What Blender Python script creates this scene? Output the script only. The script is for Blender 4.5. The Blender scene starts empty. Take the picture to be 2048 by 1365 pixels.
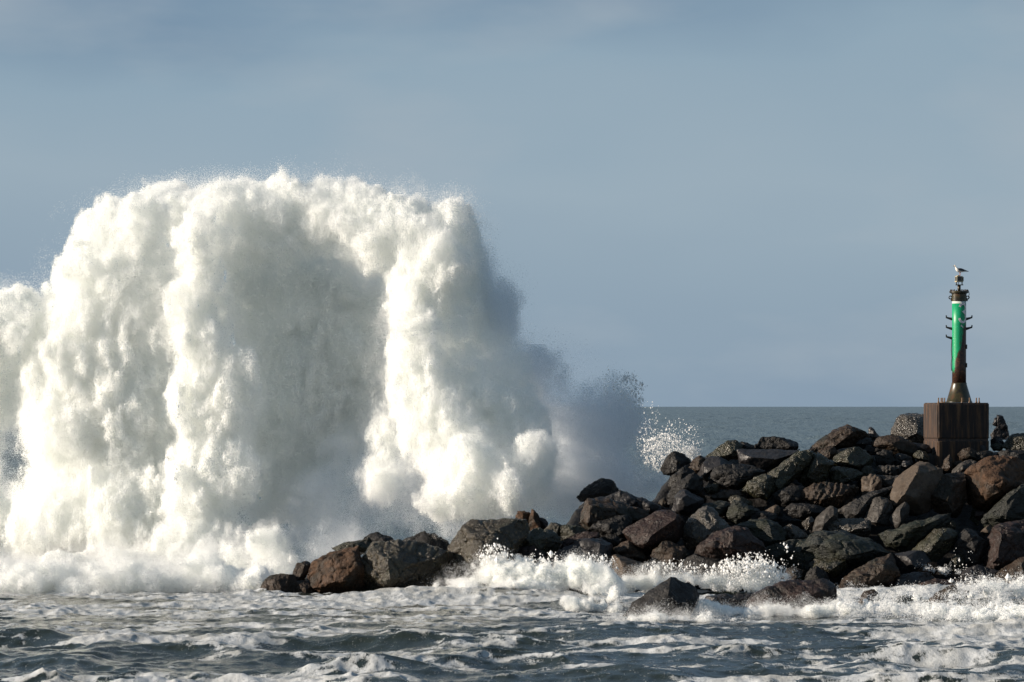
import bpy, bmesh, math, random
import numpy as np
from mathutils import Vector, Matrix, noise as mnoise

S = bpy.context.scene
COL = S.collection
# ------------------------------------------------------------------ camera
F = 9000.0          # focal length in photo pixels (photo is 2048 wide)
HC = 6.1            # eye height above the sea
cam_d = bpy.data.cameras.new("camera")
cam_d.sensor_width = 36.0
cam_d.lens = F / 2048 * 36.0
cam_d.shift_y = (812 - 682.5) / 2048
cam_d.clip_start = 1.0
cam_d.clip_end = 60000.0
cam = bpy.data.objects.new("camera", cam_d)
cam.location = (0, 0, HC)
cam.rotation_euler = (math.radians(90), 0, 0)
COL.objects.link(cam)
S.camera = cam

# ------------------------------------------------------------------ world, sun, exposure
SUN_EL, SUN_AZ = 19.0, 5.5      # elevation; degrees from straight left towards the camera
sd = Vector((-math.cos(math.radians(SUN_AZ)) * math.cos(math.radians(SUN_EL)),
             -math.sin(math.radians(SUN_AZ)) * math.cos(math.radians(SUN_EL)),
             math.sin(math.radians(SUN_EL))))
W = bpy.data.worlds.new("World")
S.world = W
W.use_nodes = True
nt = W.node_tree
nt.nodes.clear()
def N(t, typ):
    return t.nodes.new(typ)
out = N(nt, "ShaderNodeOutputWorld")
sky = N(nt, "ShaderNodeTexSky")
sky.sky_type = 'NISHITA'
sky.sun_disc = False
sky.sun_elevation = math.radians(SUN_EL)
sky.sun_rotation = math.atan2(sd.x, sd.y)
sky.air_density = 1.0
sky.dust_density = 1.5
sky.ozone_density = 2.0
bg1 = N(nt, "ShaderNodeBackground"); bg1.inputs['Strength'].default_value = 0.05
nt.links.new(sky.outputs[0], bg1.inputs['Color'])
# a marine cloud bank over the low sky
tc = N(nt, "ShaderNodeTexCoord")
sep = N(nt, "ShaderNodeSeparateXYZ"); nt.links.new(tc.outputs['Generated'], sep.inputs[0])
mp = N(nt, "ShaderNodeMapping"); mp.inputs['Scale'].default_value = (5.0, 5.0, 14.0)
mp.inputs['Location'].default_value = (3.1, 0.0, 0.4)
nt.links.new(tc.outputs['Generated'], mp.inputs[0])
cn = N(nt, "ShaderNodeTexNoise"); cn.inputs['Scale'].default_value = 1.6; cn.inputs['Detail'].default_value = 4.0; cn.inputs['Roughness'].default_value = 0.45
nt.links.new(mp.outputs[0], cn.inputs['Vector'])
ad = N(nt, "ShaderNodeMath"); ad.operation = 'MULTIPLY_ADD'; ad.inputs[1].default_value = 0.065; ad.inputs[2].default_value = -0.0325
nt.links.new(cn.outputs['Fac'], ad.inputs[0])
el = N(nt, "ShaderNodeMath"); el.operation = 'ADD'
nt.links.new(sep.outputs['Z'], el.inputs[0]); nt.links.new(ad.outputs[0], el.inputs[1])
cr = N(nt, "ShaderNodeValToRGB")
nt.links.new(el.outputs[0], cr.inputs[0])
def lin(r, g, b):
    f = lambda c: (c / 255 / 12.92) if c / 255 <= 0.04045 else ((c / 255 + 0.055) / 1.055) ** 2.4
    return (f(r), f(g), f(b), 1.0)
els = cr.color_ramp.elements
els[0].position = 0.0; els[0].color = lin(133, 152, 170)
els[1].position = 0.13; els[1].color = lin(97, 124, 149)
for p, c in ((0.03, (142, 161, 176)), (0.052, (150, 168, 181)), (0.075, (140, 162, 178)), (0.1, (114, 139, 162))):
    e = els.new(p); e.color = lin(*c)
bg2 = N(nt, "ShaderNodeBackground"); bg2.inputs['Strength'].default_value = 0.70
cn2 = N(nt, "ShaderNodeTexNoise"); cn2.inputs['Scale'].default_value = 2.3; cn2.inputs['Detail'].default_value = 5.0; cn2.inputs['Roughness'].default_value = 0.5
nt.links.new(mp.outputs[0], cn2.inputs['Vector'])
cf = N(nt, "ShaderNodeMapRange"); cf.inputs[1].default_value = 0.46; cf.inputs[2].default_value = 0.72; cf.inputs[3].default_value = 0.0; cf.inputs[4].default_value = 0.7
nt.links.new(cn2.outputs['Fac'], cf.inputs[0])
cm = N(nt, "ShaderNodeMix"); cm.data_type = 'RGBA'; cm.inputs[7].default_value = lin(163, 174, 183)
nt.links.new(cf.outputs[0], cm.inputs[0]); nt.links.new(cr.outputs[0], cm.inputs[6])
nt.links.new(cm.outputs[2], bg2.inputs['Color'])
mr = N(nt, "ShaderNodeMapRange"); mr.inputs[1].default_value = 0.14; mr.inputs[2].default_value = 0.8
mr.inputs[3].default_value = 1.0; mr.inputs[4].default_value = 0.75
nt.links.new(el.outputs[0], mr.inputs[0])
mx = N(nt, "ShaderNodeMixShader")
nt.links.new(mr.outputs[0], mx.inputs[0]); nt.links.new(bg1.outputs[0], mx.inputs[1]); nt.links.new(bg2.outputs[0], mx.inputs[2])
nt.links.new(mx.outputs[0], out.inputs[0])

sun_d = bpy.data.lights.new("sun", 'SUN')
sun_d.energy = 5.0
sun_d.angle = math.radians(0.5)
sun_d.color = (1.0, 0.875, 0.735)
sun = bpy.data.objects.new("sun", sun_d)
sun.rotation_euler = (-sd).to_track_quat('-Z', 'Y').to_euler()
sun.location = (-60, 120, 40)
COL.objects.link(sun)
S.view_settings.view_transform = 'Standard'
S.view_settings.look = 'None'
S.view_settings.exposure = 0.6
S.view_settings.gamma = 1.0
S.render.engine = 'CYCLES'
S.cycles.max_bounces = 24
S.cycles.diffuse_bounces = 18
S.cycles.transmission_bounces = 18
S.cycles.glossy_bounces = 3
S.cycles.use_denoising = True
S.cycles.caustics_reflective = False
S.cycles.caustics_refractive = False
S.cycles.sample_clamp_indirect = 6.0

# ------------------------------------------------------------------ helpers
def P(px, py, Y):
    return Vector(((px - 1024) / F * Y, Y, HC + (812 - py) / F * Y))

def tag(o, label=None, cat=None, group=None, kind=None):
    if label: o['label'] = label
    if cat: o['category'] = cat
    if group: o['group'] = group
    if kind: o['kind'] = kind
    return o

def empty(name, loc, rz=0.0):
    o = bpy.data.objects.new(name, None)
    o.location = loc; o.rotation_euler = (0, 0, rz); o.empty_display_size = 0.2
    COL.objects.link(o)
    return o

def link(name, me, mats, parent=None, loc=(0, 0, 0)):
    o = bpy.data.objects.new(name, me)
    for m in (mats if isinstance(mats, (list, tuple)) else [mats]):
        me.materials.append(m)
    o.location = loc
    o.parent = parent
    COL.objects.link(o)
    return o

def np_mesh(name, v, f, smooth=False):
    """v n x 3 array, f m x k array of one polygon size."""
    me = bpy.data.meshes.new(name)
    v = np.ascontiguousarray(v, dtype=np.float32); f = np.ascontiguousarray(f, dtype=np.int32)
    k = f.shape[1]
    me.vertices.add(len(v)); me.vertices.foreach_set("co", v.ravel())
    me.loops.add(f.size); me.loops.foreach_set("vertex_index", f.ravel())
    me.polygons.add(len(f)); me.polygons.foreach_set("loop_start", np.arange(0, f.size, k, dtype=np.int32))
    me.update(calc_edges=True)
    me.polygons.foreach_set("use_smooth", np.full(len(f), smooth, dtype=bool))
    return me

def bm_mesh(name, bm, smooth=False):
    me = bpy.data.meshes.new(name)
    bmesh.ops.recalc_face_normals(bm, faces=bm.faces)
    bm.to_mesh(me); bm.free()
    me.polygons.foreach_set("use_smooth", np.full(len(me.polygons), smooth, dtype=bool))
    return me

def part(name, bm, mat, parent, smooth=False):
    return link(name, bm_mesh(name, bm, smooth), mat, parent)

def new_mat(name):
    m = bpy.data.materials.new(name)
    m.use_nodes = True
    t = m.node_tree
    t.nodes.clear()
    return m, t, t.nodes.new("ShaderNodeOutputMaterial")

def L(t, a, b):
    t.links.new(a, b)

def ramp(t, src, stops):
    r = t.nodes.new("ShaderNodeValToRGB")
    e = r.color_ramp.elements
    e[0].position, e[0].color = stops[0][0], (*stops[0][1], 1)
    e[1].position, e[1].color = stops[-1][0], (*stops[-1][1], 1)
    for p, c in stops[1:-1]:
        x = e.new(p); x.color = (*c, 1)
    L(t, src, r.inputs[0])
    return r.outputs[0]

def tnoise(t, vec, scale, detail=4, rough=0.55, dist=0.0):
    n = t.nodes.new("ShaderNodeTexNoise")
    n.inputs['Scale'].default_value = scale; n.inputs['Detail'].default_value = detail
    n.inputs['Roughness'].default_value = rough; n.inputs['Distortion'].default_value = dist
    if vec is not None: L(t, vec, n.inputs['Vector'])
    return n.outputs['Fac']

def mixc(t, fac, a, b):
    m = t.nodes.new("ShaderNodeMix"); m.data_type = 'RGBA'
    for s, v in ((m.inputs[0], fac), (m.inputs[6], a), (m.inputs[7], b)):
        if hasattr(v, 'is_linked') or hasattr(v, 'links'): L(t, v, s)
        elif isinstance(v, (int, float)): s.default_value = v
        else: s.default_value = (*v[:3], 1)
    return m.outputs[2]

def obj_coords(t, rnd=True):
    c = t.nodes.new("ShaderNodeTexCoord")
    if not rnd: return c.outputs['Object']
    oi = t.nodes.new("ShaderNodeObjectInfo")
    m = t.nodes.new("ShaderNodeMath"); m.operation = 'MULTIPLY'; m.inputs[1].default_value = 57.0
    L(t, oi.outputs['Random'], m.inputs[0])
    v = t.nodes.new("ShaderNodeVectorMath"); v.operation = 'ADD'
    L(t, c.outputs['Object'], v.inputs[0]); L(t, m.outputs[0], v.inputs[1])
    return v.outputs[0]

def bump(t, h, strength, dist, nrm=None):
    b = t.nodes.new("ShaderNodeBump")
    b.inputs['Strength'].default_value = strength; b.inputs['Distance'].default_value = dist
    L(t, h, b.inputs['Height'])
    if nrm is not None: L(t, nrm, b.inputs['Normal'])
    return b.outputs[0]

def principled(t, out):
    p = t.nodes.new("ShaderNodeBsdfPrincipled")
    L(t, p.outputs[0], out.inputs[0])
    return p

# ------------------------------------------------------------------ materials
def rock_mat(name, c1, c2, c3, rough=(0.32, 0.7), patch=0.55, bscale=1.0, streak=None, spec=0.3):
    c1, c2, c3 = (tuple(x * 0.92 for x in c) for c in (c1, c2, c3))
    m, t, o = new_mat(name)
    v = obj_coords(t)
    if streak:
        mp = t.nodes.new("ShaderNodeMapping"); mp.inputs['Scale'].default_value = streak
        mp.inputs['Rotation'].default_value = (0, math.radians(35), 0)
        L(t, v, mp.inputs[0]); vs = mp.outputs[0]
    else:
        vs = v
    big = tnoise(t, v, 1.3, 5, 0.6, 0.6)
    fine = tnoise(t, vs, 9.0, 8, 0.7)
    base = ramp(t, fine, [(0.3, tuple(x * 0.45 for x in c1)), (0.5, c1), (0.72, c2)])
    pm = ramp(t, big, [(patch - 0.06, (0, 0, 0)), (patch + 0.1, (1, 1, 1))])
    f2 = tnoise(t, v, 22.0, 5, 0.6)
    alg = ramp(t, f2, [(0.35, tuple(x * 0.5 for x in c3)), (0.65, c3)])
    col = mixc(t, pm, base, alg)
    p = principled(t, o)
    L(t, col, p.inputs['Base Color'])
    rr = t.nodes.new("ShaderNodeMapRange"); rr.inputs[1].default_value = 0.35; rr.inputs[2].default_value = 0.65
    rr.inputs[3].default_value = rough[0]; rr.inputs[4].default_value = rough[1]
    L(t, tnoise(t, v, 3.5, 4), rr.inputs[0]); L(t, rr.outputs[0], p.inputs['Roughness'])
    p.inputs['Specular IOR Level'].default_value = spec
    h1 = tnoise(t, vs, 7.0, 9, 0.68, 0.3)
    vo = t.nodes.new("ShaderNodeTexVoronoi"); vo.inputs['Scale'].default_value = 13.0
    L(t, vs, vo.inputs['Vector'])
    n1 = bump(t, vo.outputs['Distance'], 0.35 * bscale, 0.05)
    L(t, bump(t, h1, 0.9 * bscale, 0.07, n1), p.inputs['Normal'])
    return m

M = {}
M['brown'] = rock_mat("brown_rock", (0.0300, 0.0185, 0.0110), (0.0600, 0.0375, 0.0220), (0.0210, 0.0190, 0.0120))
M['rust'] = rock_mat("rusty_rock", (0.0650, 0.0330, 0.0160), (0.1100, 0.0575, 0.0300), (0.0350, 0.0240, 0.0150), (0.5, 0.85))
M['olive'] = rock_mat("olive_rock", (0.0260, 0.0225, 0.0130), (0.0600, 0.0530, 0.0310), (0.0380, 0.0370, 0.0180), (0.2, 0.45), 0.5, 1.2, None, 0.42)
M['green'] = rock_mat("green_grey_rock", (0.0190, 0.0205, 0.0170), (0.0400, 0.0425, 0.0350), (0.0270, 0.0300, 0.0165), (0.28, 0.6), 0.52, 1.1, (0.5, 1, 2.2))
M['black'] = rock_mat("black_rock", (0.0100, 0.0090, 0.0085), (0.0210, 0.0180, 0.0165), (0.0150, 0.0125, 0.0100), (0.35, 0.75))
M['red'] = rock_mat("red_brown_rock", (0.0250, 0.0135, 0.0105), (0.0500, 0.0275, 0.0210), (0.0175, 0.0125, 0.0100), (0.3, 0.65))
M['grey'] = rock_mat("grey_rock", (0.0425, 0.0375, 0.0330), (0.0700, 0.0610, 0.0525), (0.0350, 0.0310, 0.0260), (0.45, 0.8), 0.6, 0.45)
M['tan'] = rock_mat("tan_rock", (0.0750, 0.0560, 0.0410), (0.1000, 0.0750, 0.0540), (0.0600, 0.0450, 0.0325), (0.6, 0.9), 0.62, 0.3)
M['glint'] = rock_mat("pale_wet_rock", (0.0500, 0.0425, 0.0330), (0.1000, 0.0850, 0.0675), (0.0350, 0.0300, 0.0240), (0.16, 0.38), 0.6, 1.4, None, 0.55)
M['slate'] = rock_mat("slate_rock", (0.0225, 0.0210, 0.0220), (0.0375, 0.0340, 0.0340), (0.0200, 0.0180, 0.0180), (0.3, 0.55), 0.6, 0.45)

M['ochre'] = rock_mat("ochre_wet_rock", (0.034, 0.026, 0.014), (0.075, 0.06, 0.034), (0.05, 0.045, 0.024), (0.18, 0.42), 0.58, 1.3, None, 0.5)

def spray_mat(name, col, tr=0.5):
    m, t, o = new_mat(name)
    d = t.nodes.new("ShaderNodeBsdfDiffuse"); d.inputs[0].default_value = (*col, 1)
    b = t.nodes.new("ShaderNodeBsdfTranslucent"); b.inputs[0].default_value = (*col, 1)
    x = t.nodes.new("ShaderNodeMixShader"); x.inputs[0].default_value = tr
    L(t, d.outputs[0], x.inputs[1]); L(t, b.outputs[0], x.inputs[2]); L(t, x.outputs[0], o.inputs[0])
    return m
M['spray'] = spray_mat("white_spray", (0.984, 0.988, 0.978))
M['mist'] = spray_mat("drifting_mist", (0.93, 0.945, 0.96))
M['core'], t, o = new_mat("white_water")
d = t.nodes.new("ShaderNodeBsdfDiffuse"); d.inputs[0].default_value = (0.96, 0.968, 0.95, 1); L(t, d.outputs[0], o.inputs[0])

# ------------------------------------------------------------------ spray: droplets filling a lumpy cloud
def interp_mat(n, cells, rng_off):
    """n x m cubic B-spline weights that spread m random lattice values over n samples."""
    x = np.arange(n) / cells + rng_off
    i = np.floor(x).astype(int); f = x - i
    w = np.stack([(1 - f) ** 3 / 6, (3 * f ** 3 - 6 * f ** 2 + 4) / 6, (-3 * f ** 3 + 3 * f ** 2 + 3 * f + 1) / 6, f ** 3 / 6], 1)
    m = int(i.max()) + 4
    A = np.zeros((n, m), np.float32)
    for k in range(4):
        A[np.arange(n), i + k] += w[:, k]
    return A

ORG = [np.zeros(3), 1.0]      # world corner and voxel size of the grid being filled: the noise is fixed in the world
def lattice(shape, cells, rng):
    seed = int(rng.integers(1, 1 << 31)); As, ix = [], []
    for n, c, o in zip(shape, cells, ORG[0] / ORG[1]):
        x0 = o / c; b = math.floor(x0)
        A = interp_mat(n, c, x0 - b)
        As.append(A); ix.append((np.arange(A.shape[1]) + b).astype(np.int64))
    h = (ix[0][:, None, None] * 73856093) ^ (ix[1][None, :, None] * 19349663) ^ (ix[2][None, None, :] * 83492791) ^ seed
    g = np.zeros(h.shape, np.float32)
    for k in range(3):
        h = (h * 6364136223846793005 + 1442695040888963407 + k) ; h ^= (h >> 29)
        g += ((h >> 20) & 0xFFFF).astype(np.float32) / 65536.0
    g = (g - 1.5) * 2.0
    for a_, A in enumerate(As):
        g = np.moveaxis(np.tensordot(A, g, axes=(1, a_)), 0, a_)
    return (g * 2.6).astype(np.float32)

def lin_up(a, shape):
    for ax in range(3):
        n, m = shape[ax], a.shape[ax]
        x = np.linspace(0, m - 1, n); i = np.minimum(x.astype(int), m - 2); f = (x - i).astype(np.float32)
        sh = [1, 1, 1]; sh[ax] = n
        a = np.take(a, i, ax) * (1 - f.reshape(sh)) + np.take(a, i + 1, ax) * f.reshape(sh)
    return a

def to_world(e, back=0.0):
    px, py, Y, rx, rz, ry = e[:6]
    Y = Y + back
    c = P(px, py, Y)
    return (c.x, c.y, c.z, rx / F * Y, ry, rz / F * Y)

def spray(name, ells, vox, sig, oct_, rng, soft=0.25, blend=0.35, sizes=(0.026, 0.05), core_d=0.55, cut=4.5, gaps=0.0, mat='spray',
          halo=0.0, halo_w=0.5, zmin=-0.1, label=None, cat=None, cover=1.0, streak=0.0, group=None, grain=0.0, back=0.0, vgrain=0.4):
    """Ellipsoids (photo px, px, distance, radii) blended into one lumpy cloud; its skin is filled with droplets, its inside with solid white water."""
    E = np.array([to_world(e, back) for e in ells])
    pad = 0.9 * max(halo_w * (3 if halo else 0), 0.5) + sum(a for a, b in oct_) * 0.8
    lo = (E[:, :3] - E[:, 3:]).min(0) - pad; hi = (E[:, :3] + E[:, 3:]).max(0) + pad
    lo[2] = max(lo[2], zmin)
    n = np.ceil((hi - lo) / vox).astype(int) + 1
    ORG[0], ORG[1] = lo, vox
    half = np.maximum(n // 2, 2)
    ax = [np.linspace(lo[k], lo[k] + (n[k] - 1) * vox, half[k]).astype(np.float32) for k in range(3)]
    d = np.full(half, 30.0, np.float32)
    acc = np.zeros(half, np.float32)
    for cx, cy, cz, rx, ry, rz in E:
        m = 1.6
        sl = [slice(max(int(np.searchsorted(ax[k], c - r - m)) - 1, 0), int(np.searchsorted(ax[k], c + r + m)) + 1) for k, (c, r) in enumerate(((cx, rx), (cy, ry), (cz, rz)))]
        X, Y, Z = np.meshgrid(ax[0][sl[0]], ax[1][sl[1]], ax[2][sl[2]], indexing='ij', sparse=True)
        q = np.sqrt(((X - cx) / rx) ** 2 + ((Y - cy) / ry) ** 2 + ((Z - cz) / rz) ** 2)
        de = (q - 1) * min(rx, ry, rz)
        acc[tuple(sl)] += np.exp(-np.clip(de, -4, 4) / blend)
    d = -blend * np.log(acc + 1e-6)
    d = lin_up(d, n)
    for amp, lam in oct_:
        c = lam / vox
        z = lattice(n, (c, c, c * (1 + streak)), rng)
        d -= amp * (np.abs(z) - 0.7)
    dens = np.clip(-d / (soft * np.exp(0.7 * np.clip(lattice(n, (2.2 / vox,) * 3, rng), -1.5, 2))), 0, 1)
    if halo:
        g = np.clip(lattice(n, (0.9 / vox,) * 3, rng) * 0.5 + 0.5, 0, 2)
        dens = np.maximum(dens, halo * np.exp(-np.clip(d, 0, None) / halo_w) * g * (d < halo_w * 2.6))
    if gaps:
        g = lattice(n, (0.22 / vox,) * 3, rng) + 0.6 * lattice(n, (0.09 / vox + 1,) * 3, rng)
        dens = dens * np.clip(g * 1.0 - gaps, 0, 3)
    if grain:
        g = lattice(n, (0.3 / vox, 0.3 / vox, 0.4 / vox), rng) + lattice(n, (max(0.13 / vox, 1.2),) * 3, rng) + 0.8 * lattice(n, (max(0.12 / vox, 1.2), max(0.12 / vox, 1.2), 0.7 / vox), rng) + vgrain * rng.standard_normal(tuple(n)).astype(np.float32)
        dens *= np.exp(grain * g - 0.5 * grain)
    inner = d < -core_d
    dens[inner] = 0
    tau = np.cumsum(dens + inner * 2.0, axis=1) * vox * sig
    dens[tau > cut] = 0
    s = sizes[0] + (sizes[1] - sizes[0]) * np.clip(dens, 0, 1)
    cnt = rng.poisson(np.clip(dens * sig * vox ** 3 / (0.2165 * s * s), 0, 60) * cover)
    idx = np.repeat(np.flatnonzero(cnt), cnt[cnt > 0])
    k = len(idx)
    ijk = np.stack(np.unravel_index(idx, cnt.shape), 1)
    c = (lo + (ijk + rng.random((k, 3))) * vox).astype(np.float32)
    sz = (s.ravel()[idx] * np.exp(rng.normal(0, 0.3, k)))[:, None].astype(np.float32)
    u = rng.standard_normal((k, 3)).astype(np.float32); u /= np.linalg.norm(u, axis=1, keepdims=True)
    w = rng.standard_normal((k, 3)).astype(np.float32); w -= u * (u * w).sum(1, keepdims=True); w /= np.linalg.norm(w, axis=1, keepdims=True)
    V = np.empty((k, 3, 3), np.float32)
    for j in range(3):
        a = 2 * math.pi * j / 3
        V[:, j] = c + sz * 0.577 * (math.cos(a) * u + math.sin(a) * w)
    V = V.reshape(-1, 3); Fc = np.arange(3 * k, dtype=np.int32).reshape(-1, 3)
    org = np.array([(lo[0] + hi[0]) / 2, (lo[1] + hi[1]) / 2, 0], np.float32)
    o = link(name, np_mesh(name, V - org, Fc), M[mat], None, tuple(org))
    # solid white water inside
    if inner.any():
        inn = np.pad(inner, 1); vs = []
        for axk in range(3):
            for sgn in (0, 1):
                a = np.moveaxis(inn, axk, 0)
                face = (a[1:] & ~a[:-1]) if sgn == 0 else (~a[1:] & a[:-1])
                w3 = np.stack(np.nonzero(face), 1).astype(np.float32)
                if not len(w3): continue
                w3[:, 0] += 0.0
                q = np.repeat(w3[:, None, :], 4, 1)
                for qi, (b1, b2) in enumerate(((0, 0), (1, 0), (1, 1), (0, 1))):
                    q[:, qi, 1] += b1 - 1; q[:, qi, 2] += b2 - 1
                order = {0: (0, 1, 2), 1: (1, 0, 2), 2: (1, 2, 0)}[axk]
                vs.append(q[:, :, order].reshape(-1, 3))
        vv = np.concatenate(vs) * vox + lo
        link("white_water", np_mesh("white_water", vv - org, np.arange(len(vv), dtype=np.int32).reshape(-1, 4)), M['core'], o)
    print("SPRAY", name, tuple(n), k)
    return tag(o, label, cat, group)

rng = np.random.default_rng(11)
BSEED = 4
BURST = [(995, 850, 152.8, 52, 70, 1.0), (1025, 945, 151.4, 55, 48, 0.9), (1060, 985, 150.6, 40, 34, 0.7), (1000, 720, 154, 40, 60, 0.9), (455, 560, 157.6, 52, 130, 1.1), (55, 655, 157.8, 62, 66, 1.5), (65, 745, 157.6, 55, 90, 1.5), (565, 445, 156.8, 80, 62, 1.3), (630, 425, 156.5, 72, 60, 1.3), (520, 500, 157.4, 70, 70, 1.2), (10, 665, 158, 95, 75, 2), (-50, 760, 158, 95, 110, 2), (-60, 1060, 157, 90, 130, 2), (170, 570, 157.5, 75, 95, 1.8), (215, 480, 158, 70, 62, 1.8),
    (310, 440, 158, 75, 68, 1.8), (180, 720, 157, 105, 150, 2.2), (150, 880, 156.5, 95, 140, 2.2), (120, 1060, 155.5, 120, 110, 2), (280, 640, 157.3, 100, 180, 2),
    (260, 850, 156, 110, 160, 2), (250, 1040, 155, 120, 130, 2),
    (415, 435, 156, 52, 60, 1.2), (405, 530, 155.5, 45, 80, 1.2), (395, 650, 155, 42, 95, 1.1), (400, 770, 154.5, 52, 110, 1.2), (430, 890, 154, 60, 100, 1.2),
    (410, 1000, 153.5, 85, 100, 1.3), (390, 1110, 152.5, 100, 70, 1.3), (470, 800, 154.6, 40, 60, 0.9), (490, 735, 154.3, 17, 22, 0.4), (470, 960, 153.2, 50, 70, 0.9),
    (490, 425, 157.5, 75, 48, 1.6), (560, 450, 158, 75, 45, 1.6), (645, 425, 157, 58, 58, 1.5), (720, 440, 156.5, 62, 48, 1.4), (795, 440, 156, 60, 46, 1.3),
    (860, 466, 155.5, 50, 40, 1.2), (893, 525, 155, 40, 42, 1.1), (700, 470, 156.5, 80, 50, 1.1), (790, 490, 155.6, 70, 50, 1.1), (893, 545, 155, 46, 75, 1.1), (912, 620, 154.8, 46, 80, 1.0), (945, 695, 154.4, 46, 80, 1.0), (1020, 790, 153.6, 52, 75, 1.0),
    (590, 600, 158.5, 170, 150, 1.6), (620, 790, 158.4, 160, 170, 1.6), (540, 900, 158.2, 120, 150, 1.4), (530, 720, 158.8, 90, 140, 1.2), (700, 680, 158.2, 120, 200, 1.6), (600, 1010, 159, 110, 70, 1.2),
    (872, 550, 154, 56, 56, 1.2), (835, 620, 153.5, 62, 85, 1.3), (825, 720, 153, 68, 95, 1.3), (850, 820, 152.5, 72, 90, 1.3), (890, 900, 152, 75, 80, 1.2),
    (945, 950, 150.4, 75, 65, 1.2), (1000, 1000, 149.6, 52, 42, 1.1), (920, 690, 154, 52, 95, 1.1), (955, 800, 153, 60, 90, 1.1), (1040, 870, 152.5, 42, 60, 0.9),
    (1075, 905, 150.8, 35, 32, 0.9), (770, 880, 153.5, 50, 75, 1.0), (750, 970, 152.5, 40, 45, 0.7), (880, 1010, 149.6, 70, 42, 0.9),
    (480, 1140, 151, 90, 48, 1.0), (530, 1095, 149.8, 38, 48, 0.6), (560, 1140, 149.3, 32, 34, 0.5), (110, 1150, 152, 150, 45, 1.3), (290, 1150, 151.5, 120, 45, 1.2)]
spray("wave_burst", BURST, 0.075, 7.0, ((0.2, 2.4), (0.2, 1.2), (0.12, 0.55), (0.085, 0.27), (0.05, 0.14)), np.random.default_rng(BSEED), soft=0.40, grain=0.6, streak=0.4, halo=0.03, halo_w=0.22, sizes=(0.014, 0.036), core_d=0.7, cut=4.2, back=3.5, vgrain=0.3,
      label="towering white burst of spray thrown up behind the jetty end", cat="splash")
MIST = [(945, 530, 155.4, 42, 90, 0.9), (985, 650, 155.2, 55, 100, 1.2), (1050, 775, 155, 80, 90, 1.3), (1140, 860, 154.8, 90, 85, 1.3), (1220, 870, 154.6, 52, 85, 1.1), (1240, 815, 154.6, 26, 40, 0.6),
    (1160, 960, 154.5, 110, 75, 1.3), (1265, 985, 154, 62, 36, 0.9), (1115, 1010, 155, 70, 50, 0.9), (1190, 1000, 154.8, 80, 40, 0.9)]
spray("spray_cloud", MIST, 0.1, 4.2, ((0.2, 2.4), (0.18, 0.9), (0.1, 0.35)), np.random.default_rng(5), soft=1.0, grain=0.25, sizes=(0.013, 0.015), core_d=9, cut=5, mat='mist', halo=0.02, halo_w=0.25, back=3.5, vgrain=0.2,
      label="blue grey shaded spray cloud drifting between the white burst and the open sea", cat="spray")
VEIL = [(600, 1050, 152.4, 70, 70, 0.6), (680, 1030, 152.2, 80, 90, 0.6), (770, 1040, 151.2, 80, 70, 0.5), (860, 1040, 150.6, 60, 60, 0.5), (580, 1110, 150.5, 50, 50, .4), (700, 940, 153, 70, 80, 0.6)]
spray("spray_veil", VEIL, 0.08, 2.4, ((0.35, 1.6), (0.2, 0.7), (0.1, 0.3)), np.random.default_rng(6), soft=0.7, grain=0.35, sizes=(0.014, 0.016), core_d=9, cut=6, mat='mist', halo=0.04, halo_w=0.3, back=5.6, vgrain=0.2,
      label="thin grey veil of spray hanging in the hollow of the burst above the ochre boulders", cat="spray")
SKIRT = [(-30, 1160, 145.5, 110, 30, 1.0), (110, 1168, 145.5, 100, 24, 1.0), (250, 1162, 145.5, 100, 28, 1.0), (370, 1168, 145.3, 90, 22, 0.9), (470, 1172, 145, 60, 18, 0.8)]
spray("breaking_surf", SKIRT, 0.05, 7.0, ((0.22, 1.4), (0.14, 0.6), (0.1, 0.25), (0.06, 0.12)), np.random.default_rng(7), soft=0.3, grain=0.6, sizes=(0.013, 0.03), core_d=0.4, cut=4.5, halo=0.06, halo_w=0.2,
      label="low white surf seething along the foot of the towering burst", cat="surf")

# ------------------------------------------------------------------ boulders of the jetty
Y_SHORE = 143.0
def y_of(py):
    return Y_SHORE + (1190 - min(py, 1195)) * 0.032

def fractal(p, lam, octs=3):
    q = p / lam; a = 1.0; s = 0.0
    for _ in range(octs):
        s += a * mnoise.noise(q); q = q * 2.07 + Vector((3.1, 1.7, 5.3)); a *= 0.5
    return s

def split_long(V, T, lim):
    """Split every triangle edge longer than lim until none is left."""
    while True:
        a, b = V[T], V[np.roll(T, -1, 1)]
        ln = np.linalg.norm(a - b, axis=2)
        mark = ln > lim
        if not mark.any(): return V, T
        E = np.sort(np.stack([T, np.roll(T, -1, 1)], 2), 2)
        me = E[mark]
        u, inv = np.unique(me, axis=0, return_inverse=True)
        mid = np.full(T.shape, -1)
        mid[mark] = len(V) + inv.ravel()
        V = np.concatenate([V, (V[u[:, 0]] + V[u[:, 1]]) / 2])
        k = mark.sum(1); out = [T[k == 0]]
        for n in (1, 2, 3):
            t, m, g, l = T[k == n].copy(), mid[k == n].copy(), mark[k == n], ln[k == n]
            if not len(t): continue
            if n < 3:       # turn the triangle so that the marked edge (or the unmarked one) comes first
                r = np.argmax(g if n == 1 else ~g, 1)
                ix = (np.arange(3)[None] + r[:, None]) % 3
                t = np.take_along_axis(t, ix, 1); m = np.take_along_axis(m, ix, 1)
            A, B, C = t.T; x, y, z = m.T
            if n == 1: out += [np.stack(q, 1) for q in ((A, x, C), (x, B, C))]
            elif n == 2: out += [np.stack(q, 1) for q in ((A, B, y), (A, y, z), (z, y, C))]
            else: out += [np.stack(q, 1) for q in ((A, x, z), (x, B, y), (z, y, C), (x, y, z))]
        T = np.concatenate(out)

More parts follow.
